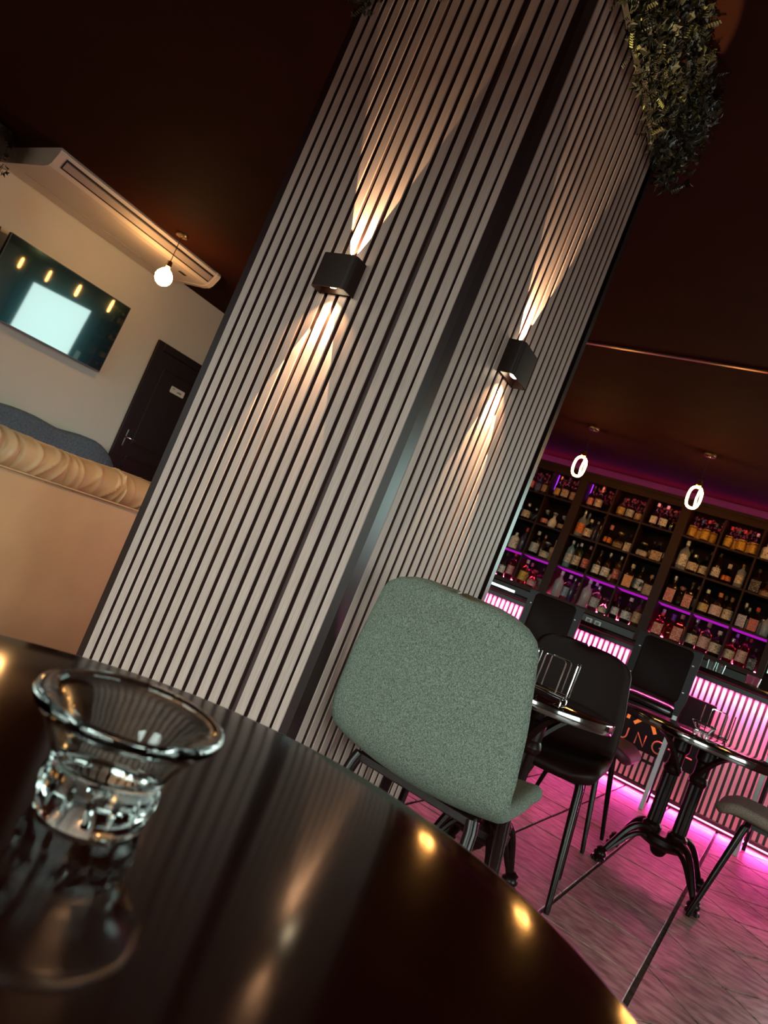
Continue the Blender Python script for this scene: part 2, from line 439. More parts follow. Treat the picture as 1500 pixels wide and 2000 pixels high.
# the two faces turned away
y = 1.4455+.018
while y+SW/2 < 2.205:
    inst(sly, 'slat', pil, (PL+off.x, y+off.y, 0), PI); y += .0432
for i, gx in enumerate(xs[1:]):
    inst(sl, 'slat', pil, (gx+off.x, PB+off.y, 0), PI)
# corner strips (angle profile), one per corner
def angle(x, y, sx, sy, wx, wy):
    t = .004
    b = MB()
    b.prism([(x, y), (x-sx*wx, y), (x-sx*wx, y+sy*t), (x-sx*t, y+sy*t), (x-sx*t, y+sy*wy), (x, y+sy*wy)], 'z', 0, ZC)
    b.box(min(x-sx*t, x-sx*wx), max(x-sx*t, x-sx*wx), min(y+sy*t, y+sy*(D_+.003)), max(y+sy*t, y+sy*(D_+.003)), 0, ZC)
    pobj(b, 'corner_strip', MT['trim_dark'], smooth=False)
angle(PX, PY, 1, 1, .0255, .0445)
angle(PL, PY, -1, 1, .0290, .03)
angle(PX, PB, 1, -1, .03, .030)
angle(PL, PB, -1, -1, .03, .03)

# ---- leafy band hung round the top of the pillar
def leaf_shape(kind, L, W):
    if kind == 0:   # pointed oval leaf folded along its rib
        return [(0, 0, 0), (W*.5, L*.4, .25*W), (0, L, .0), (-W*.5, L*.4, .25*W), (0, L*.45, 0)], [(0, 1, 4), (1, 2, 4), (2, 3, 4), (3, 0, 4)]
    if kind == 1:   # five-lobed ivy leaf
        pts = [(0, 0, 0)]
        for a, r in ((-150, .45), (-115, .38), (-75, .85), (-45, .45), (0, 1.05), (45, .45), (75, .85), (115, .38), (150, .45)):
            pts.append((math.sin(R(a))*r*W, L*.35+math.cos(R(a))*r*L*.62, .12*W*abs(math.sin(R(a)))))
        return pts, [(0, i, i+1) for i in range(1, 9)]
    pts = []; fs = []  # small fern frond
    for i in range(6):
        yb = L*i/6; wd = W*(1-i/7)
        for s in (-1, 1):
            o = len(pts); pts += [(0, yb, 0), (s*wd*.6, yb+L*.10, .01), (s*wd*.55, yb+L*.18, .01), (0, yb+L*.10, 0)]; fs.append((o, o+1, o+2, o+3))
    return pts, fs
def leafy(name, spots, parent, size=(.016, .034), loc=None):
    """spots: (position, outward normal, tint)"""
    vs = []; fs = []; tint = []
    for p, nrm, tn in spots:
        k = random.choices((0, 1, 2), (.62, .22, .16))[0]
        L = random.uniform(*size)*(1.5 if k == 2 else 1); W = L*(random.uniform(.4, .6) if k == 0 else (.75 if k == 1 else .35))
        pv, pf = leaf_shape(k, L, W)
        n_ = (Vector(nrm) + Vector((random.gauss(0, .55), random.gauss(0, .55), random.gauss(-.1, .5)))).normalized()
        q = n_.to_track_quat('Z', 'Y') @ Matrix.Rotation(random.uniform(0, 2*PI), 3, 'Z').to_quaternion()
        o = len(vs)
        for v in pv: vs.append(Vector(p) + q @ Vector(v))
        fs += [tuple(i+o for i in f) for f in pf]; tint += [tn]*len(pf)
    me = bpy.data.meshes.new(name); me.from_pydata([v[:] for v in vs], [], fs); me.materials.append(MT['leaf'])
    at = me.attributes.new('tint', 'FLOAT', 'FACE'); at.data.foreach_set('value', tint)
    o = bpy.data.objects.new(name, me); COL.objects.link(o)
    o.parent = parent
    if loc is not None: o.location = loc
    o['kind'] = 'stuff'
    return o
band = empty('ivy_garland', ((PX+PL)/2, (PY+PB)/2, 2.5))
tag(band, 'dark green artificial ivy garland wrapped round the top of the slatted pillar', 'garland', kind='thing')
boff = Vector((-(PX+PL)/2, -(PY+PB)/2, -2.5))
def band_bottom(u, side):  # lower hem of the foliage along the faces
    return 2.53 + .018*math.sin(u*17+side) + .012*math.sin(u*41+2*side)
spots = []
def tint_():
    r = random.random()
    return random.uniform(.0, .5) if r < .62 else (random.uniform(.45, .8) if r < .93 else random.uniform(.85, 1.0))
def face_spots(fn, u0, u1, nrm, side, n):
    for _ in range(n):
        u = random.uniform(u0, u1); hem = band_bottom(u, side); z = hem + (ZC-.01-hem)*random.random()**.9
        d = .03 + .11*((z-hem)/(ZC-hem))*random.uniform(.5, 1.0) + random.uniform(0, .02)
        spots.append((Vector(fn(u, d, z))+boff, nrm, tint_()))
face_spots(lambda u, d, z: (PX+d, u, z), PY-.05, PB+.06, (1, 0, -.35), 1, 2800)
face_spots(lambda u, d, z: (u, PY-d*.5, z), PL-.03, PX+.05, (0, -1, -.35), 2, 1700)
face_spots(lambda u, d, z: (PL-d, u, z), PY, PB+.05, (-1, 0, -.35), 3, 600)
face_spots(lambda u, d, z: (u, PB+d, z), PL-.05, PX+.12, (0, 1, -.35), 4, 900)
leafy('foliage', spots, band)
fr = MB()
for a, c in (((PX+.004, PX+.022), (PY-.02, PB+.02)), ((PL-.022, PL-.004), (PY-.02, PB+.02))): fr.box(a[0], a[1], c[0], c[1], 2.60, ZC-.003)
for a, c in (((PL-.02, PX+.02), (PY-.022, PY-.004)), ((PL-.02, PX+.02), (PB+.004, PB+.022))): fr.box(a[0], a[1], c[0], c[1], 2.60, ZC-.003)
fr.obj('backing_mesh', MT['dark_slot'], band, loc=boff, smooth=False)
# second garland, above the screen wall, mostly out of frame
band2 = empty('ivy_garland', (-6.1, 2.12, 2.75))
tag(band2, 'dark ivy garland hanging from the ceiling beside the air conditioner', 'garland', kind='thing')
sp = []
for _ in range(900):
    a = Vector((random.uniform(-.2, .32), random.uniform(-.5, .22), random.uniform(-.24, .09)))
    sp.append((a, (.6, -.3, -.6), random.uniform(0, .42)))
leafy('foliage', sp, band2, (.03, .05))
MB().box(-.26, .26, -.5, .16, -.15, .10).obj('backing_mesh', MT['dark_slot'], band2, smooth=False)

# ================================================================== wall lamps on the pillar
def wall_lamp(loc, rz, label, power=1.0, wide=.07):
    """up and down lamp; local +y points into the face it hangs on"""
    e = empty('wall_lamp', loc, rz); tag(e, label, 'lamp', 'up and down wall lamps on the pillar')
    W_, H_, Dp = .124, .100, .052
    # sleeve: outer rounded outline with a hollow inside
    def outline(w, d, r, y0):
        pts = [(-w/2, y0)]
        for cx, a0 in ((-w/2+r, 180), (w/2-r, 270)):
            for i in range(5):
                a = R(a0+90*i/4); pts.append((cx+r*math.cos(a), y0-d+r+r*math.sin(a)))
        pts.append((w/2, y0)); return pts
    o1 = outline(W_, Dp, .014, 0); o2 = outline(W_-.007, Dp-.0035, .011, 0)
    b = MB(); k = len(o1)
    vs = [(x, y, z) for z in (-H_/2, H_/2) for x, y in o1] + [(x, y, z) for z in (-H_/2, H_/2) for x, y in o2]
    fs = []
    for i in range(k-1):
        fs += [(i, i+1, k+i+1, k+i), (2*k+i+1, 2*k+i, 3*k+i, 3*k+i+1), (i+1, i, 2*k+i, 2*k+i+1), (k+i, k+i+1, 3*k+i+1, 3*k+i)]
    b.add(vs, fs); b.obj('housing', MT['lampblack'], e)
    MB().box(-W_/2+.002, W_/2-.002, -.006, 0, -H_/2+.002, H_/2-.002, .001).obj('back_plate', MT['lampblack'], e, smooth=False)
    MB().box(-W_/2+.006, W_/2-.006, -Dp+.005, -.007, -.022, .022, .002).obj('driver_box', MT['lampblack'], e, smooth=False)
    for s in (-1, 1):
        b = MB(); pr = [(.001, 0), (.014, .001), (.017, .006), (.014, .013), (.006, .017), (.001, .018)]
        b.lathe([(r, s*(.024+z)) for r, z in pr], 14, (0, -.030, 0)); b.obj('lens', MT['lens_glow'], e)
        l_ = light('beam', 'SPOT', (0, -.019, s*.046), LAMP_W*power, (1.0, .70, .37), e, spot_size=R(45), spot_blend=.10, shadow_soft_size=.001)
        l_.rotation_euler = (R(8) if s < 0 else PI-R(12), 0, 0)
        if s > 0: continue
        l2 = light('beam', 'SPOT', (0, -.030, s*.046), LAMP_W*power*wide, (1.0, .62, .30), e, spot_size=R(110), spot_blend=.6, shadow_soft_size=.004)
        l2.rotation_euler = (0, 0, 0)
    return e
wall_lamp((-1.322, PY, 1.607), 0, 'black up and down wall lamp on the pillar face with the seam')
wall_lamp((PX, 1.752, 1.593), R(90), 'black up and down wall lamp on the pillar face above the grey chair')
wall_lamp((PL, 1.80, 1.600), R(-90), 'black wall lamp on the hidden pillar side facing the tan sofa', .4, 1.1)
wall_lamp((-1.322, PB, 1.600), R(180), 'black wall lamp on the hidden pillar side facing the bar', .4)

# ================================================================== screen, door, air conditioner
tv = empty('television', (-6.262, 3.3775, 2.288)); tag(tv, 'wide black television hung on the beige wall, tilted slightly down', 'television')
tv.rotation_euler = (0, R(4.0), 0)
tv_w, tv_h = 1.266, .712
MB().box(-.045, -.004, -tv_w/2, tv_w/2, -tv_h, 0, .004).obj('case', MT['bezel'], tv, smooth=False)
MB().box(-.004, .0005, -tv_w/2+.006, tv_w/2-.006, -tv_h+.012, -.006).obj('screen', MT['screen'], tv, smooth=False)
b = MB()
for yz in ((-tv_w/2, -tv_w/2+.006, -tv_h, 0), (tv_w/2-.006, tv_w/2, -tv_h, 0), (-tv_w/2, tv_w/2, -.006, 0), (-tv_w/2, tv_w/2, -tv_h, -tv_h+.012)): b.box(-.004, .003, *yz)
b.obj('bezel', MT['bezel'], tv, smooth=False)
MB().box(-.085, -.045, -.2, .2, -tv_h+.20, -.10, .005).obj('wall_bracket', MT['legmetal'], tv, smooth=False)

dr = empty('door_1', (X0, 5.0, 0)); dr['kind'] = 'structure'
dy0, dy1, dz = 4.535-5.0, 5.42-5.0, 2.197
b = MB()
b.box(0, .035, dy0, dy0+.085, 0, dz, .004); b.box(0, .035, dy1-.085, dy1, 0, dz, .004); b.box(0, .035, dy0+.085, dy1-.085, dz-.085, dz, .004)
b.obj('door_frame', MT['doorframe'], dr, smooth=False)
MB().box(.0, .018, dy0+.087, dy1-.087, .006, dz-.087, .002).obj('door_leaf', MT['door'], dr, smooth=False)
b = MB()
for z0, z1 in ((1.05, dz-.24), (.18, .92)):
    for p, q, a, c in ((dy0+.19, dy0+.21, z0, z1), (dy1-.21, dy1-.19, z0, z1), (dy0+.21, dy1-.21, z1-.02, z1), (dy0+.21, dy1-.21, z0, z0+.02)):
        b.box(.018, .028, p, q, a, c, .004)
b.obj('panel_moulding', MT['doorframe'], dr, smooth=False)
h = MB().box(.018, .024, -.395, -.358, 1.0, 1.19, .003).obj('handle_plate', MT['steel'], dr, smooth=False)
MB().tube([(.024, -.377, 1.10), (.060, -.377, 1.10), (.066, -.350, 1.10), (.066, -.27, 1.098)], .009, 8).obj('door_handle', MT['chrome'], dr)
sg = MB(); sg.prism([(y+.015, z+1.79) for y, z in rrect(.20, .072, .010)], 'x', .018, .023)
sgo = sg.obj('door_sign', MT['sign_white'], dr, smooth=False)
b = MB()
for y0, y1, z0, z1 in ((-.065, -.050, 1.80, 1.812), (-.044, -.029, 1.80, 1.812), (.005, .075, 1.778, 1.789), (.022, .068, 1.789, 1.796)):
    b.box(.023, .0236, y0, y1, z0, z1)
b.obj('print', MT['print_grey'], sgo, smooth=False)

ac = empty('air_conditioner', (-5.9, 3.3, ZC)); tag(ac, 'long white ceiling air conditioner above the television', 'air conditioner')
prof = [(-.495, 0), (-.495, -.105), (-.46, -.125), (.30, -.150), (.365, -.142), (.40, -.120), (.448, -.045), (.455, -.02), (.445, 0)]
b = MB(); b.prism(prof, 'y', -.80, .86)
bo = b.obj('casing', MT['white_plastic'], ac, smooth=False)
endp = [(x*1.012, z*1.03) for x, z in prof]
for y0, y1 in ((-.845, -.795), (.855, .905)):
    MB().prism(endp, 'y', y0, y1).obj('end_cap', MT['white_plastic'], ac, smooth=False)
# outlet slot and its louvre on the slanted front
def onfront(t, d): # t 0..1 from lower edge to upper along the front slope, d outwards
    p0 = Vector((.40, -.120)); p1 = Vector((.448, -.045)); v = p0+(p1-p0)*t; nn = Vector(((p1-p0).y, -(p1-p0).x)).normalized(); return v+nn*d
q = [onfront(.02, .001), onfront(.98, .001), onfront(.98, .003), onfront(.02, .003)]
MB().prism([v[:] for v in q], 'y', -.775, .835).obj('outlet_slot', MT['dark_slot'], ac, smooth=False)
q = [onfront(.14, .003), onfront(.80, .003), onfront(.74, .009), onfront(.20, .009)]
MB().prism([v[:] for v in q], 'y', -.765, .825).obj('louvre', MT['vent'], ac, smooth=False)
b = MB(); b.box(-.205, -.197, -.72, .80, -.139, -.1315); b.obj('grille_seam', MT['vent'], ac, smooth=False)
MB().box(.22, .26, .62, .70, -.1535, -.146, .002).obj('sensor', MT['dark_slot'], ac, smooth=False)

# ================================================================== pendants
def loop_pts(w, h, n=28, tw=0.0):
    pts = []
    for i in range(n):
        a = 2*PI*i/n; e = 2.6
        c, s = math.cos(a), math.sin(a)
        pts.append((w*math.copysign(abs(c)**(2/e), c), 0, h*math.copysign(abs(s)**(2/e), s)))
    return pts
def pendant(x, y, zb, label, globe=False, rz=0.0, group='hanging bulbs'):
    e = empty('pendant_lamp', (x, y, ZC), rz); tag(e, label, 'lamp', group)
    MB().lathe([(.052, 0), (.054, -.012), (.050, -.026), (.012, -.030), (.008, -.038)], 24).obj('canopy', MT['brass'], e)
    drop = ZC-zb
    top = .165 if not globe else .15
    MB().tube([(0, 0, -.036), (0, 0, -drop+top)], .0035, 6).obj('cord', MT['cord'], e)
    MB().lathe([(.010, -drop+top), (.021, -drop+top-.006), (.023, -drop+top-.05), (.026, -drop+top-.054), (.018, -drop+top-.062)], 16).obj('socket', MT['brass'], e)
    if not globe:
        f = MB(); f.tube([Vector(p)+Vector((0, 0, -drop)) for p in loop_pts(.053, .096)], .0100, 8, closed=True)
        f.obj('filament_loop', MT['bulb_glow'], e)
        f = MB(); f.tube([(.026, 0, -drop-.075), (.020, .004, -drop), (.026, 0, -drop+.075)], .008, 8)
        f.obj('inner_filament', MT['bulb_glow'], e)
    else:
        pr = [(.016, .092), (.022, .078), (.045, .060), (.066, .030), (.074, 0), (.068, -.032), (.050, -.058), (.025, -.073), (.002, -.078)]
        MB().lathe([(r, z-drop) for r, z in pr], 24).obj('bulb', MT['bulb_white'], e)
    return e
pendant(-5.237, 3.513, 2.45, 'white globe bulb hanging on a cord beside the air conditioner', True)
pendant(-2.175, 6.256, 2.452, 'glowing oval filament bulb over the bar, nearest the slatted pillar', False, R(22))
pendant(-1.118, 6.252, 2.446, 'glowing oval filament bulb over the bar, second from the slatted pillar', False, R(15))
pendant(-.06, 6.25, 2.45, 'glowing oval filament bulb over the bar, third from the slatted pillar', False, R(18))
pendant(1.03, 6.25, 2.45, 'glowing oval filament bulb over the bar, farthest from the slatted pillar', False, R(12))

# ================================================================== the bar
BY = 6.035                       # plane of the slat fronts
BX0, BX1 = -3.55, 1.6
bar = empty('bar_counter', ((BX0+BX1)/2, BY+.3, 0)); boff = Vector((-(BX0+BX1)/2, -BY-.3, 0))
tag(bar, 'long bar with pale vertical slats glowing pink under a dark counter', 'bar')
def bobj(b, name, m, **kw): return b.obj(name, m, bar, loc=boff, **kw)
bobj(MB().box(BX0, BX1, BY+.021, BY+.55, .040, 1.035), 'carcass', MT['bar_dark'], smooth=False)
bobj(MB().box(BX0, BX1, BY+.06, BY+.50, 0, .039), 'plinth', MT['bar_dark'], smooth=False)
b = MB(); b.prism([(BY-.14, 1.062), (BY-.13, 1.052), (BY+.60, 1.052), (BY+.60, 1.098), (BY-.13, 1.098), (BY-.145, 1.086)], 'x', BX0-.03, BX1)
bobj(b, 'worktop', MT['counter'], smooth=False)
bobj(MB().box(BX0, BX1, BY-.075, BY+.02, 1.022, 1.052, .003), 'valance', MT['bar_dark'], smooth=False)
bobj(MB().box(BX0, BX1, BY-.100, BY-.0765, 1.012, 1.052, .003), 'valance_lip', MT['bar_dark'], smooth=False)
bobj(MB().box(BX0, BX1, BY-.004, BY+.02, .036, .066, .003), 'bottom_rail', MT['bar_dark'], smooth=False)
bobj(MB().box(BX0, BX1, BY-.066, BY-.054, 1.014, 1.0215), 'light_strip', MT['led_pink'], smooth=False)
bobj(MB().box(BX0, BX1, BY+.034, BY+.046, .020, .034), 'light_strip', MT['led_floor'], smooth=False)
bs = MB().box(-.0130, .0130, 0, .021, .068, 1.020, .0015).mesh('slat', MT['bar_slat'], smooth=False)
k = 0; x = -.3345
while x > -3.2: x -= .0447
while x < BX1-.02:
    if x > BX0: inst(bs, 'slat', bar, (x+boff.x, BY+boff.y, 0))
    x += .0447
# long lamps of the strips themselves
for nm, y, z, e_, col, rot in (('strip_glow', BY-.058, 1.010, 75, PINK, (R(0), 0, 0)), ('floor_glow', BY+.004, .033, 62, (1.0, .07, .44), (R(-62), 0, 0))):
    l_ = light(nm, 'AREA', ((BX0+BX1)/2, y, z), e_, col, None, shape='RECTANGLE', size=BX1-BX0, size_y=.012)
    l_.rotation_euler = rot

# sign on the bar front
sgn = empty('bar_sign', (-.725, BY-.03, .58)); tag(sgn, 'dark lounge sign board with orange strokes and cream letters on the slatted bar', 'sign')
soff = Vector((.725, -(BY-.03), -.58))
def sobj(b, name, m, **kw): return b.obj(name, m, sgn, loc=soff, **kw)
sobj(MB().box(-1.065, -.388, BY-.05, BY-.0005, .305, .858, .004), 'board', MT['sign_panel'], smooth=False)
def stroke(pts, wd, name, m):
    """flat raised stroke along x,z points"""
    for (xa, za), (xb, zb) in zip(pts, pts[1:]):
        d = Vector((xb-xa, zb-za)); L = d.length; d /= L; nn = Vector((-d.y, d.x))*wd/2; e_ = d*(wd*.2)
        a, c = Vector((xa, za))-e_*0, Vector((xb, zb))+e_*0
        sobj(MB().prism([(a+nn)[:], (c+nn)[:], (c-nn)[:], (a-nn)[:]], 'y', BY-.056, BY-.0505), name, m, smooth=False)
SO, SC = MT['sign_orange'], MT['sign_cream']
stroke([(-.948, .500), (-.938, .690)], .024, 'letter_stroke', SO)
stroke([(-.905, .668), (-.868, .640)], .022, 'letter_stroke', SO)
stroke([(-.893, .486), (-.800, .590)], .026, 'letter_stroke', SO)
stroke([(-.806, .594), (-.722, .470)], .026, 'letter_stroke', SO)
stroke([(-.640, .500), (-.632, .590)], .024, 'letter_stroke', SO)
stroke([(-.577, .488), (-.572, .535), (-.582, .585)], .024, 'letter_stroke', SO)
sobj(MB().prism([(-.533, .580), (-.440, .582), (-.468, .556), (-.470, .535), (-.492, .512)], 'y', BY-.056, BY-.0505), 'letter_stroke', SO, smooth=False)
def curve_letter(pts, name):
    b = MB(); b.tube([(x, BY-.052, z) for x, z in pts], .0058, 6); sobj(b, name, SC)
def arc(cx, cz, rx, rz, a0, a1, n=12): return [(cx+rx*math.cos(R(a0+(a1-a0)*i/n)), cz+rz*math.sin(R(a0+(a1-a0)*i/n))) for i in range(n+1)]
curve_letter([(-.982, .432)] + arc(-.948, .374, .034, .034, 180, 360) + [(-.914, .432)], 'letter_u')
curve_letter([(-.842, .340), (-.842, .430), (-.776, .342), (-.776, .432)], 'letter_n')
curve_letter(arc(-.668, .386, .046, .046, 50, 330) + [(-.628, .386), (-.662, .386)], 'letter_g')
curve_letter([(-.602, .409), (-.550, .409)], 'dash'); curve_letter([(-.468, .409), (-.424, .409)], 'dash')

# ---- bottle shelving behind the bar
SY = 7.36
SH = {1: 2.317, 2: 1.975, 3: 1.612, 4: 1.268}
she = empty('bottle_shelving', (-1.9, 7.52, 0)); hoff = Vector((1.9, -7.52, 0))
tag(she, 'tall dark bottle shelving with square cells and purple light strips behind the bar', 'shelving')
def hobj(b, name, m, **kw): return b.obj(name, m, she, loc=hoff, **kw)
HX0, HX1 = -3.55, -.218
hobj(MB().box(HX0, HX1, 7.665, 7.69, 0, 2.69), 'back_panel', MT['shelf_back'], smooth=False)
for x, xa, xb in ((-3.52, .047, .047), (-2.435, .047, .047), (-1.340, .047, .047), (-.232, .047, .014)): hobj(MB().box(x-xa, x+xb, SY-.012, 7.665, 0, 2.69, .002), 'post', MT['shelf'], smooth=False)
for x in (-3.15, -2.802, -2.070, -1.722, -.960, -.606): hobj(MB().box(x-.009, x+.009, SY, 7.665, 1.27, 2.66, .001), 'divider', MT['shelf'], smooth=False)
for r_, z in SH.items():
    for a, c in ((-3.473, -2.482), (-2.388, -1.387), (-1.293, -.279)):
        t = .048 if r_ == 4 else .020
        hobj(MB().box(a, c, SY+(-.008 if r_ == 4 else .001), 7.665, z-t, z, .001), 'shelf', MT['shelf'], smooth=False)
hobj(MB().box(HX0, HX1, SY-.014, 7.665, 2.655, 2.692, .002), 'top_board', MT['shelf'], smooth=False)
for a, c in ((-3.473, -2.482), (-2.388, -1.387), (-1.293, -.279)):
    hobj(MB().box(a, c, 7.42, 7.662, .06, 1.215, .002), 'base_cabinet', MT['bar_dark'], smooth=False)
hobj(MB().box(HX0, HX1, 7.60, 7.63, 2.693, 2.702), 'light_strip', MT['led_cove'], smooth=False)
hobj(MB().box(HX0, HX1, SY-.013, SY+.012, 2.585, 2.654, .002), 'header', MT['shelf'], smooth=False)
l_ = light('cove_glow', 'AREA', ((HX0+HX1)/2, 7.62, 2.706), 7, (.78, .06, .60), None, shape='RECTANGLE', size=HX1-HX0, size_y=.03); l_.rotation_euler = (PI, 0, 0)
CELLS = dict(Z=(-3.473, -3.16), A=(-3.14, -2.812), B=(-2.792, -2.484), C=(-2.386, -2.080), D=(-2.060, -1.732), E=(-1.712, -1.390), F=(-1.290, -.970), G=(-.950, -.616), H=(-.596, -.282))
for c_, (a, b_) in CELLS.items():
    # lower row: purple strip under the board above, and red light from the back of the cell
    hobj(MB().box(a+.004, b_-.004, SY+.012, SY+.250, SH[3]-.0225, SH[3]-.0205), 'light_panel', MT['led_purple'], smooth=False)
    hobj(MB().box(a+.01, b_-.01, 7.640, 7.660, SH[4]+.004, SH[4]+.018), 'light_strip', MT['led_red'], smooth=False)
    hobj(MB().box(a+.01, b_-.01, SY+.014, SY+.024, 2.595, 2.606), 'light_strip', MT['led_rose'], smooth=False)
for c_ in 'ABC':
    a, b_ = CELLS[c_]
    hobj(MB().box(a+.004, a+.012, 7.50, 7.51, SH[1]+.10, 2.60), 'light_strip', MT['led_violet'], smooth=False)
# artificial blossom at the back of every top cell
for c_ in 'ABCDEFGH':
    a, b_ = CELLS[c_]
    fb = empty('blossom_bunch', ((a+b_)/2, 7.615, 2.47))
    order = 'ABCDEFGH'.index(c_)+1
    tag(fb, 'pink artificial blossom at the back of the %s top shelf cell from the pillar' % ('first', 'second', 'third', 'fourth', 'fifth', 'sixth', 'seventh', 'eighth')[order-1], 'flowers', 'blossom bunches on the top shelf')
    vs = []; fs = []
    for _ in range(60):
        p = Vector((random.uniform(-.12, .13), random.uniform(-.012, .03), random.uniform(-.02, .13)))
        q = Vector((random.gauss(0, .5), -1, random.gauss(0, .6))).normalized().to_track_quat('Z', 'Y')
        for kk in range(4):
            a_ = 2*PI*kk/4; o_ = len(vs); r_ = random.uniform(.011, .019)
            for u, v in ((0, 0), (.6, -.35), (1, 0), (.6, .35)):
                vs.append((p + q @ Vector((r_*(u*math.cos(a_)-v*math.sin(a_)), r_*(u*math.sin(a_)+v*math.cos(a_)), .004*u)))[:])
            fs.append((o_, o_+1, o_+2, o_+3))
    me = bpy.data.meshes.new('petals'); me.from_pydata(vs, [], fs); me.materials.append(MT['blossom'])
    o = bpy.data.objects.new('petals', me); COL.objects.link(o); o.parent = fb; o['kind'] = 'stuff'
    tw = MB()
    for _ in range(4):
        xx = random.uniform(-.08, .08); tw.tube([(xx, .0, -.15), (xx+random.uniform(-.03, .03), 0, -.03), (xx+random.uniform(-.06, .06), -.01, .10)], .003, 5)
    tw.obj('twigs', MT['shelf'], fb)

# ---- bottles
GL = dict(dark=((.016, .006, .005), 0, .12), brown=((.06, .022, .010), 0, .12), blue=((.015, .035, .09), 0, .15), green=((.012, .04, .015), 0, .12), purple=((.05, .03, .07), 0, .15),
          clear=((.90, .92, .90), 1, .03), ice=((.80, .88, .92), .75, .25), amber=((.85, .36, .06), 1, .03), amberpale=((.95, .70, .35), 1, .03), rose=((.95, .35, .40), 1, .05),
          lilac=((.75, .55, .95), 1, .05), white=((.72, .68, .62), 0, .35), tanglass=((.40, .29, .22), 0, .3), bluegrad=((.45, .75, .95), .7, .15))
GM = {}
for k, (c, t, r_) in GL.items(): GM[k] = mat('bottle_glass_'+k, c, r_, trans=t, ior=1.45)
LB = dict(rose=((.60, .22, .20), (.25, .03, .04)), navy=((.06, .08, .22), (.3, .3, .4)), tan=((.50, .33, .20), (.12, .06, .03)), gold=((.55, .36, .10), (.12, .06, .02)), cream=((.66, .55, .40), (.12, .07, .05)),
          pale=((.48, .50, .50), (.08, .08, .10)), white=((.74, .70, .64), (.12, .08, .08)), yellow=((.62, .40, .05), (.20, .08, .01)), orange=((.75, .22, .05), (.25, .06, .02)), goldring=((.30, .19, .08), (.03, .015, .01)),
          black=((.03, .025, .025), (.35, .30, .26)), red=((.50, .06, .04), (.7, .5, .4)), bigorange=((.72, .33, .10), (.40, .12, .03)), silver=((.60, .62, .60), (.05, .05, .06)), redband=((.55, .14, .09), (.75, .62, .52)),
          yellowpale=((.66, .50, .20), (.30, .14, .04)), whiterose=((.72, .55, .50), (.45, .20, .18)), mauve=((.38, .33, .42), (.75, .72, .70)), redl=((.55, .15, .12), (.25, .04, .03)), rosel=((.75, .35, .35), (.4, .08, .1)),
          teal=((.25, .36, .38), (.04, .05, .06)), grey=((.30, .31, .30), (.7, .7, .68)), rosepale=((.62, .40, .36), (.25, .10, .08)), amberl=((.70, .20, .05), (.4, .08, .02)))
LM = {k: label_mat('bottle_label_'+k, *v) for k, v in LB.items()}
CP = dict(dark=((.03, .02, .02), .4), gold=((.60, .42, .16), .3), white=((.75, .72, .66), .4), silver=((.55, .55, .55), .25), cream=((.66, .58, .46), .5), rose=((.66, .28, .26), .4), red=((.55, .05, .04), .4), blue=((.06, .20, .45), .4),
          green=((.05, .22, .08), .4), brown=((.20, .10, .05), .5), orange=((.70, .25, .08), .5), tan=((.40, .27, .16), .6), purple=((.25, .06, .35), .4), lilac=((.45, .35, .65), .4))
CM = {k: mat('bottle_cap_'+k, c, r_, .7 if k in ('gold', 'silver') else 0) for k, (c, r_) in CP.items()}
def bottle_profile(ty, h, r):
    """(radius, z) outline of the glass, neck radius, cap height, label (z0, z1) as shares of h"""
    nk = max(.0105, r*.30)
    if ty in ('wine', 'champ'): return [(r*.9, 0), (r, .006), (r, h*.52), (r*.92, h*.60), (r*.55, h*.70), (nk, h*.78), (nk, h*.93)], nk, .24 if ty == 'champ' else .14, (.14, .44)
    if ty == 'tall': return [(r*.9, 0), (r, .006), (r, h*.66), (r*.85, h*.72), (nk, h*.80), (nk, h*.93)], nk, .12, (.18, .50)
    if ty == 'liqueur': return [(r*.9, 0), (r, .006), (r, h*.50), (r*.94, h*.58), (r*.5, h*.70), (nk, h*.76), (nk, h*.9)], nk, .15, (.10, .56)
    if ty == 'stout': return [(r*.9, 0), (r, .006), (r, h*.60), (r*.9, h*.70), (nk*1.1, h*.80), (nk*1.1, h*.9)], nk*1.1, .16, (.14, .54)
    if ty == 'round': return [(r*.6, 0), (r*.86, h*.06), (r, h*.25), (r*.93, h*.42), (r*.6, h*.56), (nk, h*.64), (nk, h*.88)], nk, .18, (.10, .44)
    if ty in ('decanter', 'decanter2'): return [(r*.55, 0), (r*.80, h*.08), (r, h*.26), (r*.80, h*.48), (r*.35, h*.62), (nk, h*.68), (nk, h*.80)], nk, .24, (.16, .42)
    if ty == 'hex': return [(r*.70, 0), (r, h*.18), (r*.95, h*.38), (r*.45, h*.56), (nk, h*.62), (nk, h*.9)], nk, .22, (.16, .40)
    return [(r*.92, 0), (r, .006), (r, h*.56), (r*.93, h*.63), (r*.5, h*.72), (nk, h*.78), (nk, h*.92)], nk, .15, (.14, .50)
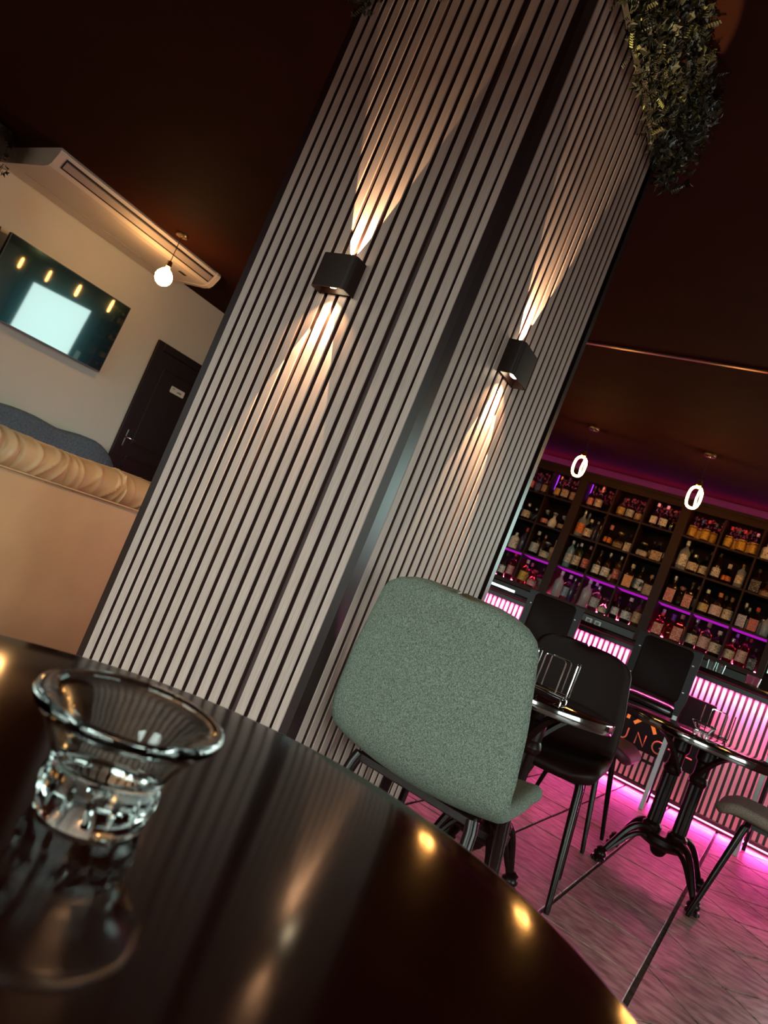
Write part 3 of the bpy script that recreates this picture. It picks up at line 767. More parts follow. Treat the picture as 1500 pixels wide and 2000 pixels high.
def make_bottle(x, y, z, h, r, ty, body, label, cap, text):
    e = empty('bottle', (x, y, z)); tag(e, text, 'bottle', 'bottles on the shelving behind the bar')
    e.rotation_euler[2] = random.uniform(-.25, .25)*(.3 if ty in ('square', 'flask') else 1)
    pr, nk, chh, (l0, l1) = bottle_profile(ty, h, r)
    square = ty in ('square', 'flask')
    n = 18; sy = .62 if ty == 'flask' else 1.0
    b = MB()
    if square:
        hh = h*(.62); rows = []
        for rr, zz in ((.93, 0), (1, .006), (1, hh*.9), (.90, hh)):
            w_ = 2*r*rr; rows.append([(px, py*sy, zz) for px, py in rrect(w_, w_, r*.28*rr, 3)])
        m_ = len(rows[0])
        for rr, zz in ((nk*1.5, hh+.01), (nk, hh+.022), (nk, h*.93)):
            rows.append([(rr*math.cos(2*PI*(i+.5)/m_ ), rr*math.sin(2*PI*(i+.5)/m_), zz) for i in range(m_)])
        b.grid(rows, True); b.f.append(tuple(range(m_))[::-1]); b.mi.append(0); b.f.append(tuple(range(len(b.v)-m_, len(b.v)))); b.mi.append(0)
    elif ty == 'hex': b.lathe(pr, 6, rot=R(30))
    elif ty == 'round': b.lathe(pr, n, sy=.6)
    else: b.lathe(pr, n)
    b.obj('glass', GM[body], e, ang=50)
    c = MB()
    ct = h*(1-chh)
    if ty in ('decanter', 'round') :
        c.lathe([(nk*.9, ct), (nk*1.1, ct+.004), (nk*2.0, h-.022), (nk*2.1, h-.012), (nk*1.2, h-.002)], 12)
    else:
        c.lathe([(nk*1.12, ct), (nk*1.22, ct+.003), (nk*1.22, h-.003), (nk*1.1, h)], 12)
    c.obj('cap', CM[cap], e)
    if label != 'none':
        lb = MB()
        if square:
            zt = h*.62*.9; z0 = zt*.10; z1 = zt*.92
            q = r+.0012
            lb.box(-r*.86, r*.86, -q*sy-.0006, -q*sy+.0002, z0, z1)
        else:
            yy = .6 if ty == 'round' else 1.0
            rows = []
            for t in range(3):
                zz = h*(l0+(l1-l0)*t/2)
                # radius of the glass at this height
                rr = r
                for (ra, za), (rb, zb) in zip(pr, pr[1:]):
                    if za <= zz <= zb: rr = ra+(rb-ra)*(zz-za)/max(zb-za, 1e-6)
                rr = rr*(math.cos(PI/6)*1.1 if ty == 'hex' else 1) + .0010
                rows.append([(rr*math.sin(a), -rr*yy*math.cos(a), zz) for a in [R(-78+156*i/10) for i in range(11)]])
            lb.grid(rows)
        lb.obj('label', LM[label], e)
    return e
BOTTLES = """
1 A -3.055 7.455 0.280 0.042 champ dark rose dark
1 A -2.957 7.455 0.220 0.039 spirit blue navy dark
1 A -2.873 7.455 0.220 0.039 spirit brown tan dark
1 B -2.726 7.455 0.265 0.036 wine dark gold gold
1 B -2.629 7.455 0.280 0.046 champ dark cream dark
1 B -2.540 7.490 0.280 0.042 champ dark tan dark
1 C -2.330 7.455 0.265 0.037 wine dark rose dark
1 C -2.236 7.455 0.280 0.044 champ dark cream gold
1 D -1.980 7.455 0.220 0.042 spirit brown gold dark
1 D -1.883 7.455 0.220 0.042 spirit dark pale dark
1 D -1.782 7.455 0.170 0.044 stout brown tan dark
1 E -1.629 7.455 0.265 0.038 wine dark white white
1 E -1.531 7.455 0.265 0.044 wine dark white white
1 E -1.445 7.490 0.220 0.042 spirit amber none dark
1 F -1.238 7.455 0.235 0.039 liqueur dark yellow dark
1 F -1.177 7.520 0.235 0.039 liqueur dark yellow blue
1 F -1.107 7.455 0.235 0.039 liqueur dark yellow red
1 F -1.044 7.520 0.235 0.039 liqueur dark yellow green
1 G -0.893 7.455 0.235 0.039 liqueur dark yellow red
1 G -0.829 7.520 0.235 0.039 liqueur dark yellow green
1 G -0.770 7.455 0.235 0.039 liqueur dark yellow red
1 G -0.708 7.520 0.235 0.039 liqueur dark yellow dark
1 G -0.656 7.455 0.239 0.039 liqueur dark yellow white
1 H -0.533 7.455 0.170 0.060 stout white white white
2 A -3.077 7.455 0.239 0.034 tall clear none gold
2 A -2.973 7.455 0.199 0.052 stout clear cream silver
2 A -2.869 7.455 0.170 0.046 stout clear none silver
2 A -2.858 7.550 0.222 0.026 tall dark none cream
2 B -2.742 7.455 0.193 0.046 decanter clear rose silver
2 B -2.643 7.455 0.190 0.050 decanter white none silver
2 B -2.546 7.490 0.190 0.048 decanter clear tan silver
2 C -2.326 7.455 0.312 0.046 spirit ice orange silver
2 C -2.305 7.550 0.312 0.040 spirit ice none silver
2 C -2.231 7.455 0.234 0.045 spirit clear cream white
2 C -2.173 7.520 0.242 0.036 tall purple none silver
2 C -2.125 7.600 0.209 0.038 square dark gold dark
2 C -2.111 7.455 0.312 0.028 tall dark none dark
2 D -2.002 7.455 0.237 0.052 hex dark orange rose
2 D -1.884 7.455 0.195 0.056 round dark goldring gold
2 D -1.785 7.490 0.205 0.040 square dark cream dark
2 D -1.762 7.580 0.271 0.028 tall dark none dark
2 E -1.625 7.455 0.165 0.060 round clear cream gold
2 E -1.555 7.550 0.220 0.032 tall dark tan dark
2 E -1.476 7.455 0.210 0.064 flask amberpale tan dark
2 F -1.225 7.455 0.312 0.052 spirit ice white white
2 F -1.187 7.550 0.255 0.044 spirit clear white dark
2 F -1.115 7.455 0.199 0.052 stout clear cream silver
2 F -1.018 7.490 0.220 0.046 spirit clear cream dark
2 F -1.002 7.580 0.296 0.030 tall dark none dark
2 G -0.902 7.455 0.288 0.046 wine dark white dark
2 G -0.794 7.455 0.209 0.050 hex amber amberl cream
2 G -0.679 7.455 0.247 0.042 tall ice cream brown
2 H -0.536 7.455 0.247 0.050 square dark black dark
2 H -0.443 7.520 0.165 0.050 round brown tan dark
3 A -3.091 7.455 0.284 0.040 tall ice none silver
3 A -2.985 7.455 0.195 0.054 stout white white silver
3 A -2.884 7.455 0.285 0.042 spirit purple none red
3 B -2.738 7.455 0.289 0.050 spirit clear pale cream
3 B -2.673 7.520 0.279 0.028 tall brown none rose
3 B -2.599 7.455 0.209 0.060 round clear cream silver
3 B -2.544 7.550 0.267 0.040 square tanglass none tan
3 C -2.332 7.455 0.312 0.040 tall bluegrad pale white
3 C -2.309 7.550 0.306 0.036 tall green none silver
3 C -2.240 7.455 0.312 0.042 tall amberpale cream white
3 C -2.133 7.455 0.312 0.042 tall amber red rose
3 D -2.006 7.455 0.306 0.042 wine dark white dark
3 D -1.906 7.455 0.312 0.044 wine dark white silver
3 D -1.845 7.520 0.170 0.042 stout dark tan dark
3 D -1.789 7.455 0.312 0.040 tall brown red silver
3 E -1.651 7.455 0.269 0.052 square dark bigorange cream
3 E -1.561 7.520 0.289 0.044 spirit dark silver dark
3 E -1.514 7.455 0.132 0.018 tall clear white white
3 E -1.459 7.550 0.237 0.049 square dark tan tan
3 F -1.220 7.455 0.293 0.050 square dark redband silver
3 F -1.227 7.550 0.285 0.028 tall ice none silver
3 F -1.139 7.550 0.225 0.052 round amber none rose
3 F -1.048 7.455 0.285 0.046 square dark redband dark
3 F -1.002 7.550 0.278 0.030 tall amber tan tan
3 G -0.898 7.455 0.265 0.050 wine dark yellowpale white
3 G -0.782 7.455 0.271 0.056 spirit dark whiterose orange
3 G -0.739 7.550 0.275 0.040 spirit dark tan brown
3 G -0.672 7.455 0.264 0.046 spirit dark cream brown
3 H -0.543 7.455 0.256 0.044 square clear mauve silver
3 H -0.512 7.550 0.234 0.036 square clear cream silver
3 H -0.438 7.470 0.252 0.046 square clear redl red
3 H -0.372 7.550 0.170 0.042 stout ice none silver
3 H -0.332 7.455 0.229 0.038 spirit ice none silver
4 A -3.101 7.455 0.220 0.034 tall ice none silver
4 A -2.999 7.455 0.284 0.042 wine dark white dark
4 A -2.901 7.455 0.307 0.044 tall rose rosel red
4 B -2.738 7.455 0.285 0.050 spirit amberpale yellow cream
4 B -2.714 7.550 0.274 0.042 spirit rose none rose
4 B -2.617 7.455 0.206 0.054 round rose rosel red
4 B -2.574 7.580 0.268 0.048 square rose black dark
4 C -2.322 7.455 0.296 0.050 spirit ice none white
4 C -2.241 7.520 0.290 0.048 spirit clear teal white
4 C -2.162 7.455 0.268 0.032 tall purple none silver
4 C -2.127 7.520 0.243 0.038 spirit lilac none rose
4 D -2.006 7.455 0.312 0.052 spirit ice none white
4 D -1.958 7.550 0.312 0.040 tall lilac none white
4 D -1.894 7.455 0.279 0.048 spirit clear grey silver
4 D -1.791 7.455 0.185 0.050 round clear cream dark
4 E -1.668 7.455 0.246 0.042 tall dark silver dark
4 E -1.548 7.455 0.273 0.052 wine dark silver white
4 E -1.450 7.490 0.302 0.046 spirit brown tan dark
4 F -1.218 7.455 0.240 0.052 square rose redband red
4 F -1.235 7.580 0.287 0.040 tall rose none white
4 F -1.124 7.550 0.269 0.052 decanter2 amber none purple
4 F -1.034 7.455 0.287 0.052 square amber redband tan
4 G -0.896 7.455 0.300 0.052 wine dark cream silver
4 G -0.872 7.550 0.220 0.032 tall rose none rose
4 G -0.784 7.455 0.303 0.052 spirit clear rosepale tan
4 G -0.764 7.550 0.220 0.038 spirit amber none dark
4 G -0.673 7.455 0.260 0.056 spirit dark cream cream
4 H -0.546 7.455 0.235 0.047 spirit amberpale cream silver
4 H -0.532 7.550 0.301 0.036 tall rose none lilac
4 H -0.439 7.455 0.302 0.047 spirit rose rosepale dark
4 H -0.409 7.550 0.298 0.030 tall rose none red
4 H -0.339 7.455 0.219 0.040 square dark black dark
"""
LOOK = dict(dark='dark', brown='brown', blue='deep blue', green='green', purple='dark purple', clear='clear', ice='pale frosted', amber='amber', amberpale='pale amber', rose='pink', lilac='lilac', white='white', tanglass='beige', bluegrad='bright blue')
SHAPE = dict(wine='long-necked', champ='champagne-shaped', spirit='round-bodied', tall='slim', liqueur='stubby', stout='stout', round='round flat', decanter='decanter-like', decanter2='decanter-like', hex='faceted', square='square', flask='broad flask-shaped')
LAB = dict(none='no label', goldring='gold-ringed label', bigorange='big orange label', redband='red banded label', yellowpale='pale yellow label', whiterose='pinkish white label', redl='red label', rosel='rose label', rosepale='dusty rose label', amberl='orange label')
ORD = ['first', 'second', 'third', 'fourth', 'fifth', 'sixth', 'seventh']
ROWN = {1: 'top', 2: 'second', 3: 'third', 4: 'lowest'}
rows_ = [l.split() for l in BOTTLES.strip().splitlines()]
order = {}
for l in rows_: order.setdefault((l[0], l[1]), []).append(float(l[2]))
for l in rows_:
    r_, c_ = int(l[0]), l[1]; x, y, h, rad = map(float, l[2:6]); ty, body, la, ca = l[6:10]
    i = sorted(order[(l[0], c_)]).index(x)
    lt = LAB.get(la, la+' label')
    text = '%s %s bottle, %s, %s in the %s cell of the %s shelf' % (LOOK[body], SHAPE[ty], lt, ORD[i], (ORD+['eighth'])['ABCDEFGH'.index(c_)], ROWN[r_])
    make_bottle(x, y, SH[r_]+.0005, h, rad, ty, body, la, ca, text)

# ---- things standing on the counter
ZT = 1.098
for x, t in ((-1.565, 'small white box on the bar counter, the one nearer the pillar'), (-1.485, 'small white box on the bar counter, beside its twin')):
    e = empty('napkin_box', (x, 6.20, ZT), R(8)); tag(e, t, 'box', 'small white boxes on the bar counter')
    MB().box(-.026, .026, -.022, .022, 0, .046, .003).obj('carton', MT['sign_white'], e, smooth=False)
    MB().box(-.014, .014, -.0226, -.0222, .012, .034).obj('print', MT['print_grey'], e, smooth=False)
e = empty('cutlery_tray', (-2.44, 6.22, ZT), R(3)); tag(e, 'steel cutlery tray on the bar counter beside the slatted pillar', 'tray')
b = MB(); b.box(-.15, .15, -.05, .05, 0, .004); b.box(-.15, .15, -.05, -.046, .004, .03); b.box(-.15, .15, .046, .05, .004, .03); b.box(-.15, -.146, -.046, .046, .004, .03); b.box(.146, .15, -.046, .046, .004, .03)
b.obj('tray', MT['steel'], e, smooth=False)
for i, x in enumerate((-.09, .0, .09)): MB().tube([(x-.03, -.02+.012*i, .010), (x+.05, -.01+.01*i, .014)], [.006, .011], 8).obj('handle', MT['steel'], e)
for x, t in ((-.545, 'small empty tumbler on the bar counter, the one nearer the pillar'), (-.475, 'small empty tumbler on the bar counter, the one nearer the ice bucket')):
    e = empty('tumbler', (x, 6.24, ZT)); tag(e, t, 'glass', 'tumblers on the bar counter')
    MB().lathe([(.024, 0), (.029, .004), (.034, .085), (.0325, .085), (.0275, .010), (.001, .008)], 18).obj('bowl', MT['glass'], e)
e = empty('ice_bucket', (-.235, 6.24, ZT)); tag(e, 'small pink lit ice bucket on a tray at the counter end', 'bucket')
MB().lathe([(.075, 0), (.08, .003), (.08, .008), (.07, .010)], 22).obj('tray', MT['brass'], e)
MB().lathe([(.035, .010), (.048, .016), (.055, .085), (.052, .085), (.044, .020), (.001, .018)], 20).obj('bucket', mat('pink_glass', (.9, .25, .45), .1, trans=.6), e)

e = empty('order_screen', (-.040, 7.45, 1.30), R(0)); tag(e, 'lit pale mint order screen at the end of the bottle shelving', 'screen')
MB().box(-.165, .165, 0, .02, 0, .24, .004).obj('case', MT['bezel'], e, smooth=False)
MB().box(-.158, .158, -.002, .0005, .008, .232).obj('display', MT['screen_mint'], e, smooth=False)
b = MB(); b.tube([(0, .012, .02), (0, .03, -.06), (0, .03, -.19)], .012, 8); b.lathe([(.07, -.20), (.07, -.188), (.02, -.182)], 18, (0, .03, 0)); b.obj('stand', MT['bezel'], e)
e = empty('back_counter', (.230, 7.50, 0)); tag(e, 'dark back counter beside the bottle shelving under the lit screen', 'counter')
MB().box(-.435, .55, -.12, .20, 0, 1.06, .003).obj('body', MT['bar_dark'], e, smooth=False); MB().box(-.44, .56, -.14, .20, 1.062, 1.10, .003).obj('worktop', MT['counter'], e, smooth=False)
# ================================================================== bar stools
def bar_stool(loc, rz, label):
    """local +y faces the bar; back panel at -y"""
    e = empty('bar_stool', loc, rz); tag(e, label, 'bar stool', 'bar stools along the counter')
    W_, Dp = .19, .19
    for sx in (-1, 1):
        MB().box(sx*W_-.0155, sx*W_+.0155, -Dp-.0155, -Dp+.0155, 0, .690, .002).obj('rear_leg', MT['satin_leg'], e, smooth=False)
        MB().prism([(sx*W_-.0155, .690), (sx*W_+.0155, .690), (sx*W_+.036, .80), (sx*W_+.036, 1.165), (sx*W_-.036, 1.165), (sx*W_-.036, .80)], 'y', -Dp-.013, -Dp+.013).obj('back_post', MT['gunmetal'], e, smooth=False)
        MB().box(sx*W_-.0125, sx*W_+.0125, Dp-.0125, Dp+.0125, 0, .665, .002).obj('front_leg', MT['legmetal'], e, smooth=False)
        MB().box(sx*W_-.010, sx*W_+.010, -Dp+.0125, Dp-.0125, .645, .665).obj('side_rail', MT['legmetal'], e, smooth=False)
    for y in (-Dp, Dp):
        MB().box(-W_+.0125, W_-.0125, y-.010, y+.010, .645, .665).obj('seat_rail', MT['legmetal'], e, smooth=False)
    MB().box(-W_+.0125, W_-.0125, Dp-.010, Dp+.010, .26, .28)  .obj('footrest', MT['legmetal'], e, smooth=False)
    pr = rrect(.41, .41, .06, 6); rows = []
    for s, z in ((.93, .666), (1.0, .676), (1.02, .700), (.98, .722), (.82, .738), (.4, .744), (.05, .745)): rows.append([(x*s, y*s, z) for x, y in pr])
    b = MB(); b.grid(rows, True); b.f.append(tuple(range(len(pr)))[::-1]); b.mi.append(0); b.obj('seat', MT['stoolleather'], e)
    rows = []
    for s, dy in ((.96, .017), (1.0, .011), (1.0, -.011), (.96, -.017)):
        rows.append([(x*s, -Dp-.005+dy-.0*x, z*s+.965) for x, z in rrect(.345, .385, .035, 5)])
    b = MB(); b.grid(rows, True); m_ = len(rows[0]); b.f += [tuple(range(m_))[::-1], tuple(range(3*m_, 4*m_))]; b.mi += [0, 0]
    b.obj('backrest', MT['leather_black'], e)
    for sx in (-1, 1):
        for z in (.86, 1.06):
            MB().lathe([(.008, 0), (.008, .004), (.004, .006)], 8).obj('bolt', MT['steel'], e, loc=(sx*(W_-.002), -Dp-.0135, z)).rotation_euler = (R(90), 0, 0)
    return e
MT['stoolleather'] = mat('glossy_black_leather', (.014, .006, .007), .16)
bar_stool((-1.665, 5.63, 0), R(2), 'black backed bar stool nearest the slatted pillar')
bar_stool((-.775, 5.60, 0), R(3), 'black backed bar stool with steel legs in front of the lounge sign')
bar_stool((.245, 5.665, 0), R(-6), 'bar stool with dark legs behind the brown-grey chair')

# ================================================================== shell chairs
def shell_chair(loc, rz, fab, label, name='dining_chair', legm=None):
    """local +y is the way the sitter faces"""
    e = empty(name, loc, rz); tag(e, label, 'chair', 'upholstered shell chairs')
    # centre line from seat front to back top: (y, z)
    ctl = [(.250, .452), (.235, .468), (.19, .480), (.10, .480), (.0, .474), (-.09, .470), (-.155, .474), (-.205, .494), (-.233, .535), (-.248, .60), (-.260, .68), (-.272, .76), (-.286, .84), (-.298, .895), (-.303, .915)]
    # resample
    P = [Vector((0, a, b)) for a, b in ctl]
    ln = [0]
    for a, b in zip(P, P[1:]): ln.append(ln[-1]+(b-a).length)
    T = ln[-1]
    def cl(t):
        d = t*T
        for i in range(len(P)-1):
            if d <= ln[i+1] or i == len(P)-2:
                u = (d-ln[i])/(ln[i+1]-ln[i]); return P[i].lerp(P[i+1], min(max(u, 0), 1))
    def width(t):
        tab = [(0, .215), (.12, .230), (.30, .243), (.42, .246), (.52, .250), (.62, .250), (.75, .238), (.90, .212), (1, .196)]
        for (a, x), (b, y) in zip(tab, tab[1:]):
            if t <= b: w_ = x+(y-x)*(t-a)/(b-a); break
        cr = .09
        for d in (t/cr, (1-t)/cr):
            if d < 1: w_ *= (1-(1-d)**3.2)**(1/2.6)*.97+.03
        return w_
    nv, nu = 46, 22
    ts = []
    for i in range(nv+1):
        u = i/nv; ts.append(.5-.5*math.cos(PI*u) if False else (u + .0))
    ts = sorted(set([0, .004, .012, .025, .045, .07] + [1-k for k in (0, .004, .012, .025, .045, .07)] + [i/34 for i in range(3, 32)]))
    us = [math.sin(PI/2*(-1+2*j/nu)) for j in range(nu+1)]
    top = []; bot = []
    for t in ts:
        c = cl(t); a = cl(max(t-.01, 0)); b = cl(min(t+.01, 1)); tg = (b-a).normalized()
        nr = Vector((0, tg.z, -tg.y)); nr = -nr if nr.z + nr.y < 0 else nr       # upwards on the seat, forwards on the back
        w_ = width(t)
        et = min(t, 1-t)/.03; edge_t = min(1, max(0, 1-(1-min(et, 1))**2))**.5
        rt_, rb_ = [], []
        for u in us:
            dish = (.030*u*u if t < .5 else .034*u*u) * (1 if t > .1 else t/.1)
            q = c + Vector((u*w_, 0, 0)) + nr*dish
            eu = (1-abs(u))/.10; edge_u = min(1, max(0, 1-(1-min(eu, 1))**2))**.5
            th = .021*max(edge_t*edge_u, .0)
            if t < .45: th *= 1.15
            rt_.append((q+nr*th)[:]); rb_.append((q-nr*th)[:])
        top.append(rt_); bot.append(rb_)
    b = MB(); b.grid(top); b.grid([list(reversed(r)) for r in bot])
    o = b.obj('seat_shell', fab, e, ang=70)
    bm = bmesh.new(); bm.from_mesh(o.data); bmesh.ops.remove_doubles(bm, verts=bm.verts, dist=.0006); bmesh.ops.recalc_face_normals(bm, faces=bm.faces); bm.to_mesh(o.data); bm.free()
    o.data.shade_smooth()
    lm = legm or MT['legmetal']
    b = MB(); b.box(-.17, .17, .10, .13, .428, .452, .003); b.box(-.17, .17, -.13, -.10, .428, .450, .003); b.box(-.015, .015, -.10, .10, .430, .448)
    b.obj('under_frame', lm, e, smooth=False)
    for sx in (-1, 1):
        for sy in (-1, 1):
            MB().tube([(sx*.165, sy*.12, .445), (sx*.172, sy*.126, .42), (sx*.215, sy*(.205 if sy > 0 else .215), .012), (sx*.2155, sy*(.206 if sy > 0 else .216), 0)], [.0165, .0165, .0105, .0095], 10).obj('leg', lm, e)
    return e
shell_chair((-.655, 1.725, 0), R(1), MT['fabric_grey'], 'grey-green woven shell chair seen from behind, tucked under a chrome rimmed table')
shell_chair((-.690, 2.800, 0), R(190), MT['leather_black'], 'black leather shell chair facing out behind the chrome napkin rack')
shell_chair((-.755, 3.80, 0), R(-90), MT['leather_plum'], 'dark plum shell chair half hidden behind the black leather chair')
shell_chair((.150, 3.775, 0), R(88), MT['fabric_brown'], 'brown-grey woven shell chair pushed in at the table with the glass dish')

# ================================================================== round tables
def bistro_table(loc, rz, r, label, rim=None, H_=.72, lr=1.0):
    e = empty('bistro_table', loc, rz); tag(e, label, 'table', 'round bistro tables')
    pr = [(r-.030, H_-.030), (r-.006, H_-.030), (r-.001, H_-.026), (r, H_-.018), (r, H_-.008), (r-.002, H_-.002), (r-.006, H_)]
    b = MB(); b.lathe([(.01, H_-.026), (r-.007, H_-.026), (r-.007, H_-.0015), (r-.009, H_), (.005, H_)], 96); b.obj('table_top', MT['lacquer'], e)
    b = MB(); n = 96
    pr = [(r-.0068, H_-.034), (r-.002, H_-.035), (r, H_-.031), (r, H_-.004), (r-.002, H_-.0005), (r-.0068, H_-.0004)]
    rows = [[(q*math.cos(2*PI*j/n), q*math.sin(2*PI*j/n), z) for j in range(n)] for q, z in pr+pr[:1]]
    b.grid(rows, True); b.obj('rim', rim or MT['rimchrome'], e)
    b = MB()
    for a in range(4):
        m_ = Matrix.Rotation(R(45+90*a), 4, 'Z'); pts = []
        for i in range(9):
            t = i/8; pts.append((.045+.20*t, .50+.175*math.sin(t*PI/2)))
        q = [(x_+.004, z_+.034*(1-.55*i/8)) for i, (x_, z_) in enumerate(pts)]
        k_ = H_-.72
        b.prism([(x_, z_+k_) for x_, z_ in pts] + [(x_, min(z_, .6925)+k_) for x_, z_ in reversed(q)], 'y', -.014, .014, m_)
        b.box(.10, .27, -.016, .016, .684+k_, .6925+k_, mtx=m_)
    b.obj('top_bracket', MT['iron'], e, smooth=False)
    for sx in (-1, 1):
        rows = []
        for rr, z in ((.040, .20), (.046, .215), (.046, .235), (.033, .25), (.033, .49), (.040, .50), (.044, .515), (.040, .53), (.034, .54), (.034, .60), (.045, .615), (.045, .66), (.02, .6925+H_-.72)):
            fl = abs(rr-.033) < .0005
            rows.append([(sx*.060+(rr*(1-.12*(k % 2)) if fl else rr)*math.cos(2*PI*k/24), (rr*(1-.12*(k % 2)) if fl else rr)*math.sin(2*PI*k/24), z) for k in range(24)])
        b = MB(); b.grid(rows, True); b.f += [tuple(range(24))[::-1]]; b.mi += [0]; b.obj('column', MT['iron'], e, ang=25)
    MB().lathe([(.015, .105), (.030, .115), (.042, .14), (.090, .155), (.112, .175), (.112, .198), (.095, .212), (.02, .216)], 20, sy=.78).obj('hub', MT['iron'], e)
    for a in range(4):
        m_ = Matrix.Rotation(R(45+90*a), 4, 'Z')
        b = MB()
        for d_, rr in ((0, .0135), (.038, .0105)):
            pts = []
            for i in range(17):
                t = i/16; rad = (.05+(.298*lr-.05)*t) - d_*.55*t*(1-t)*3.0; z = .195 + .030*math.sin(PI*min(t*1.25, 1)) - .160*t**3.2 - d_*(1-t**3)
                pts.append(m_ @ Vector((rad, 0, max(z, .035))))
            b.tube(pts, [rr*(1.2-.3*abs(2*i/16-1)) for i in range(17)], 8)
        o = b.obj('leg', MT['iron'], e)
        f = MB(); f.lathe([(.016, .0), (.030, .004), (.031, .018), (.024, .024), (.030, .032), (.030, .042), (.022, .052), (.026, .060), (.012, .070)], 12)
        for s in (-1, 0, 1): f.lathe([(.006, 0), (.011, .004), (.010, .014), (.003, .019)], 8, (.026*math.cos(s*.7), .026*math.sin(s*.7), 0))
        p = m_ @ Vector((.300*lr, 0, 0)); ft = f.obj('foot', MT['iron'], o); ft.location = p; ft.rotation_euler[2] = R(45+90*a)
    return e
MT['rimchrome'] = mat('dark_polished_rim', (.30, .29, .29), .10, 1.0)
bistro_table((-.724, 2.485, 0), R(0), .300, 'round black table with polished rim between the grey-green and black chairs', None, .70, .62)
bistro_table((-.275, 3.835, 0), R(2), .375, 'round black table on arched cast iron legs carrying the small glass dish')
t3 = empty('bistro_table', (-.275, .257, 0)); tag(t3, 'glossy black round table close to the camera under the large glass dish', 'table', 'round bistro tables')
r = .370
b = MB(); pr = [(r-.012, .690), (r-.004, .692), (r, .698), (r, .709), (r-.002, .7145), (r-.005, .7166), (r-.009, .7173)]
b.grid([[(q*math.cos(2*PI*j/160), q*math.sin(2*PI*j/160), z) for j in range(160)] for q, z in pr], True); b.obj('edge_band', MT['lacquer_edge'], t3, ang=60)
b = MB(); b.lathe([(.01, .690), (r-.012, .690), (r-.011, .7165), (r-.009, .7173), (.345, .7183), (.325, .7191), (.300, .7196), (.27, .7199), (.22, .72), (.005, .72)], 160); b.obj('table_top', MT['lacquer'], t3, ang=35)
MB().lathe([(.20, 0), (.205, .010), (.19, .022), (.05, .035), (.035, .06), (.035, .66), (.08, .675), (.12, .6895), (.02, .6895)], 32).obj('pedestal', MT['iron'], t3)

# ---- glass dishes
def glass_dish(loc, label):
    e = empty('glass_dish', loc); tag(e, label, 'dish', 'flared glass dishes on the tables')
    outer = [(.026, .0), (.0315, .001), (.0325, .006), (.0318, .020), (.0320, .0265), (.0355, .034), (.0425, .0455), (.0495, .0545), (.0545, .0590), (.0560, .0620), (.0555, .0650), (.0530, .0662)]
    inner = [(.0495, .0648), (.0445, .0600), (.0385, .0520), (.0330, .0420), (.0300, .0340), (.0280, .0310), (.020, .0300), (.001, .0298)]
    MB().lathe(outer+inner, 64).obj('bowl', MT['glass'], e, ang=60)
    # ring of cut marks under the waist
    b = MB()
    for k in range(16):
        a = 2*PI*k/16; b.lathe([(.0005, -.008), (.0022, -.004), (.0022, .004), (.0005, .008)], 6, (.0322*math.cos(a), .0322*math.sin(a), .0165))
    b.obj('cut_pattern', MT['glass'], e)
    return e
glass_dish((-.300, .297, .7205), 'large flared clear glass dish on the near black table')
glass_dish((-.262, 3.68, .7205), 'small flared clear glass dish beside the far wire rack')
# ---- chrome wire racks
def wire_rack(loc, rz, label):
    e = empty('wire_rack', loc, rz); tag(e, label, 'rack', 'chrome wire napkin racks')
    W_, Dp, rr = .068, .060, .0024
    def loop3(w, d, z): return [(x, y, z) for x, y in rrect(2*w, 2*d, .010, 4)]
    MB().tube(loop3(W_, Dp, .030), rr, 6, closed=True).obj('base_ring', MT['chrome'], e)
    MB().tube(loop3(W_, Dp, .023), rr, 6, closed=True).obj('base_ring', MT['chrome'], e)
    def u(p0, p1, z0, z1):
        p0, p1 = Vector(p0), Vector(p1); d = (p1-p0).normalized(); q = .010
        return [p0+Vector((0, 0, z0)), p0+Vector((0, 0, z1-q)), p0+d*q*.3+Vector((0, 0, z1-q*.3)), p0+d*q+Vector((0, 0, z1)), p1-d*q+Vector((0, 0, z1)), p1-d*q*.3+Vector((0, 0, z1-q*.3)), p1+Vector((0, 0, z1-q)), p1+Vector((0, 0, z0))]
    for s in (-1, 1):
        MB().tube(u((s*W_, -Dp*.55, 0), (s*W_, Dp*.55, 0), .030, .150), rr, 6).obj('side_loop', MT['chrome'], e)
        MB().tube(u((-W_*.52, s*Dp, 0), (W_*.52, s*Dp, 0), .030, .144), rr, 6).obj('end_loop', MT['chrome'], e)
    for sx in (-1, 1):
        for sy in (-1, 1):
            MB().tube([(sx*(W_-.012), sy*Dp, .023), (sx*(W_-.006), sy*(Dp+.001), .012), (sx*(W_-.006), sy*(Dp+.002), .0)], rr*1.15, 6).obj('foot', MT['chrome'], e)
    return e
wire_rack((-.640, 2.36, .7005), R(6), 'chrome wire napkin rack in front of the black leather chair')
wire_rack((-.225, 3.80, .7205), R(4), 'chrome wire napkin rack behind the small glass dish')

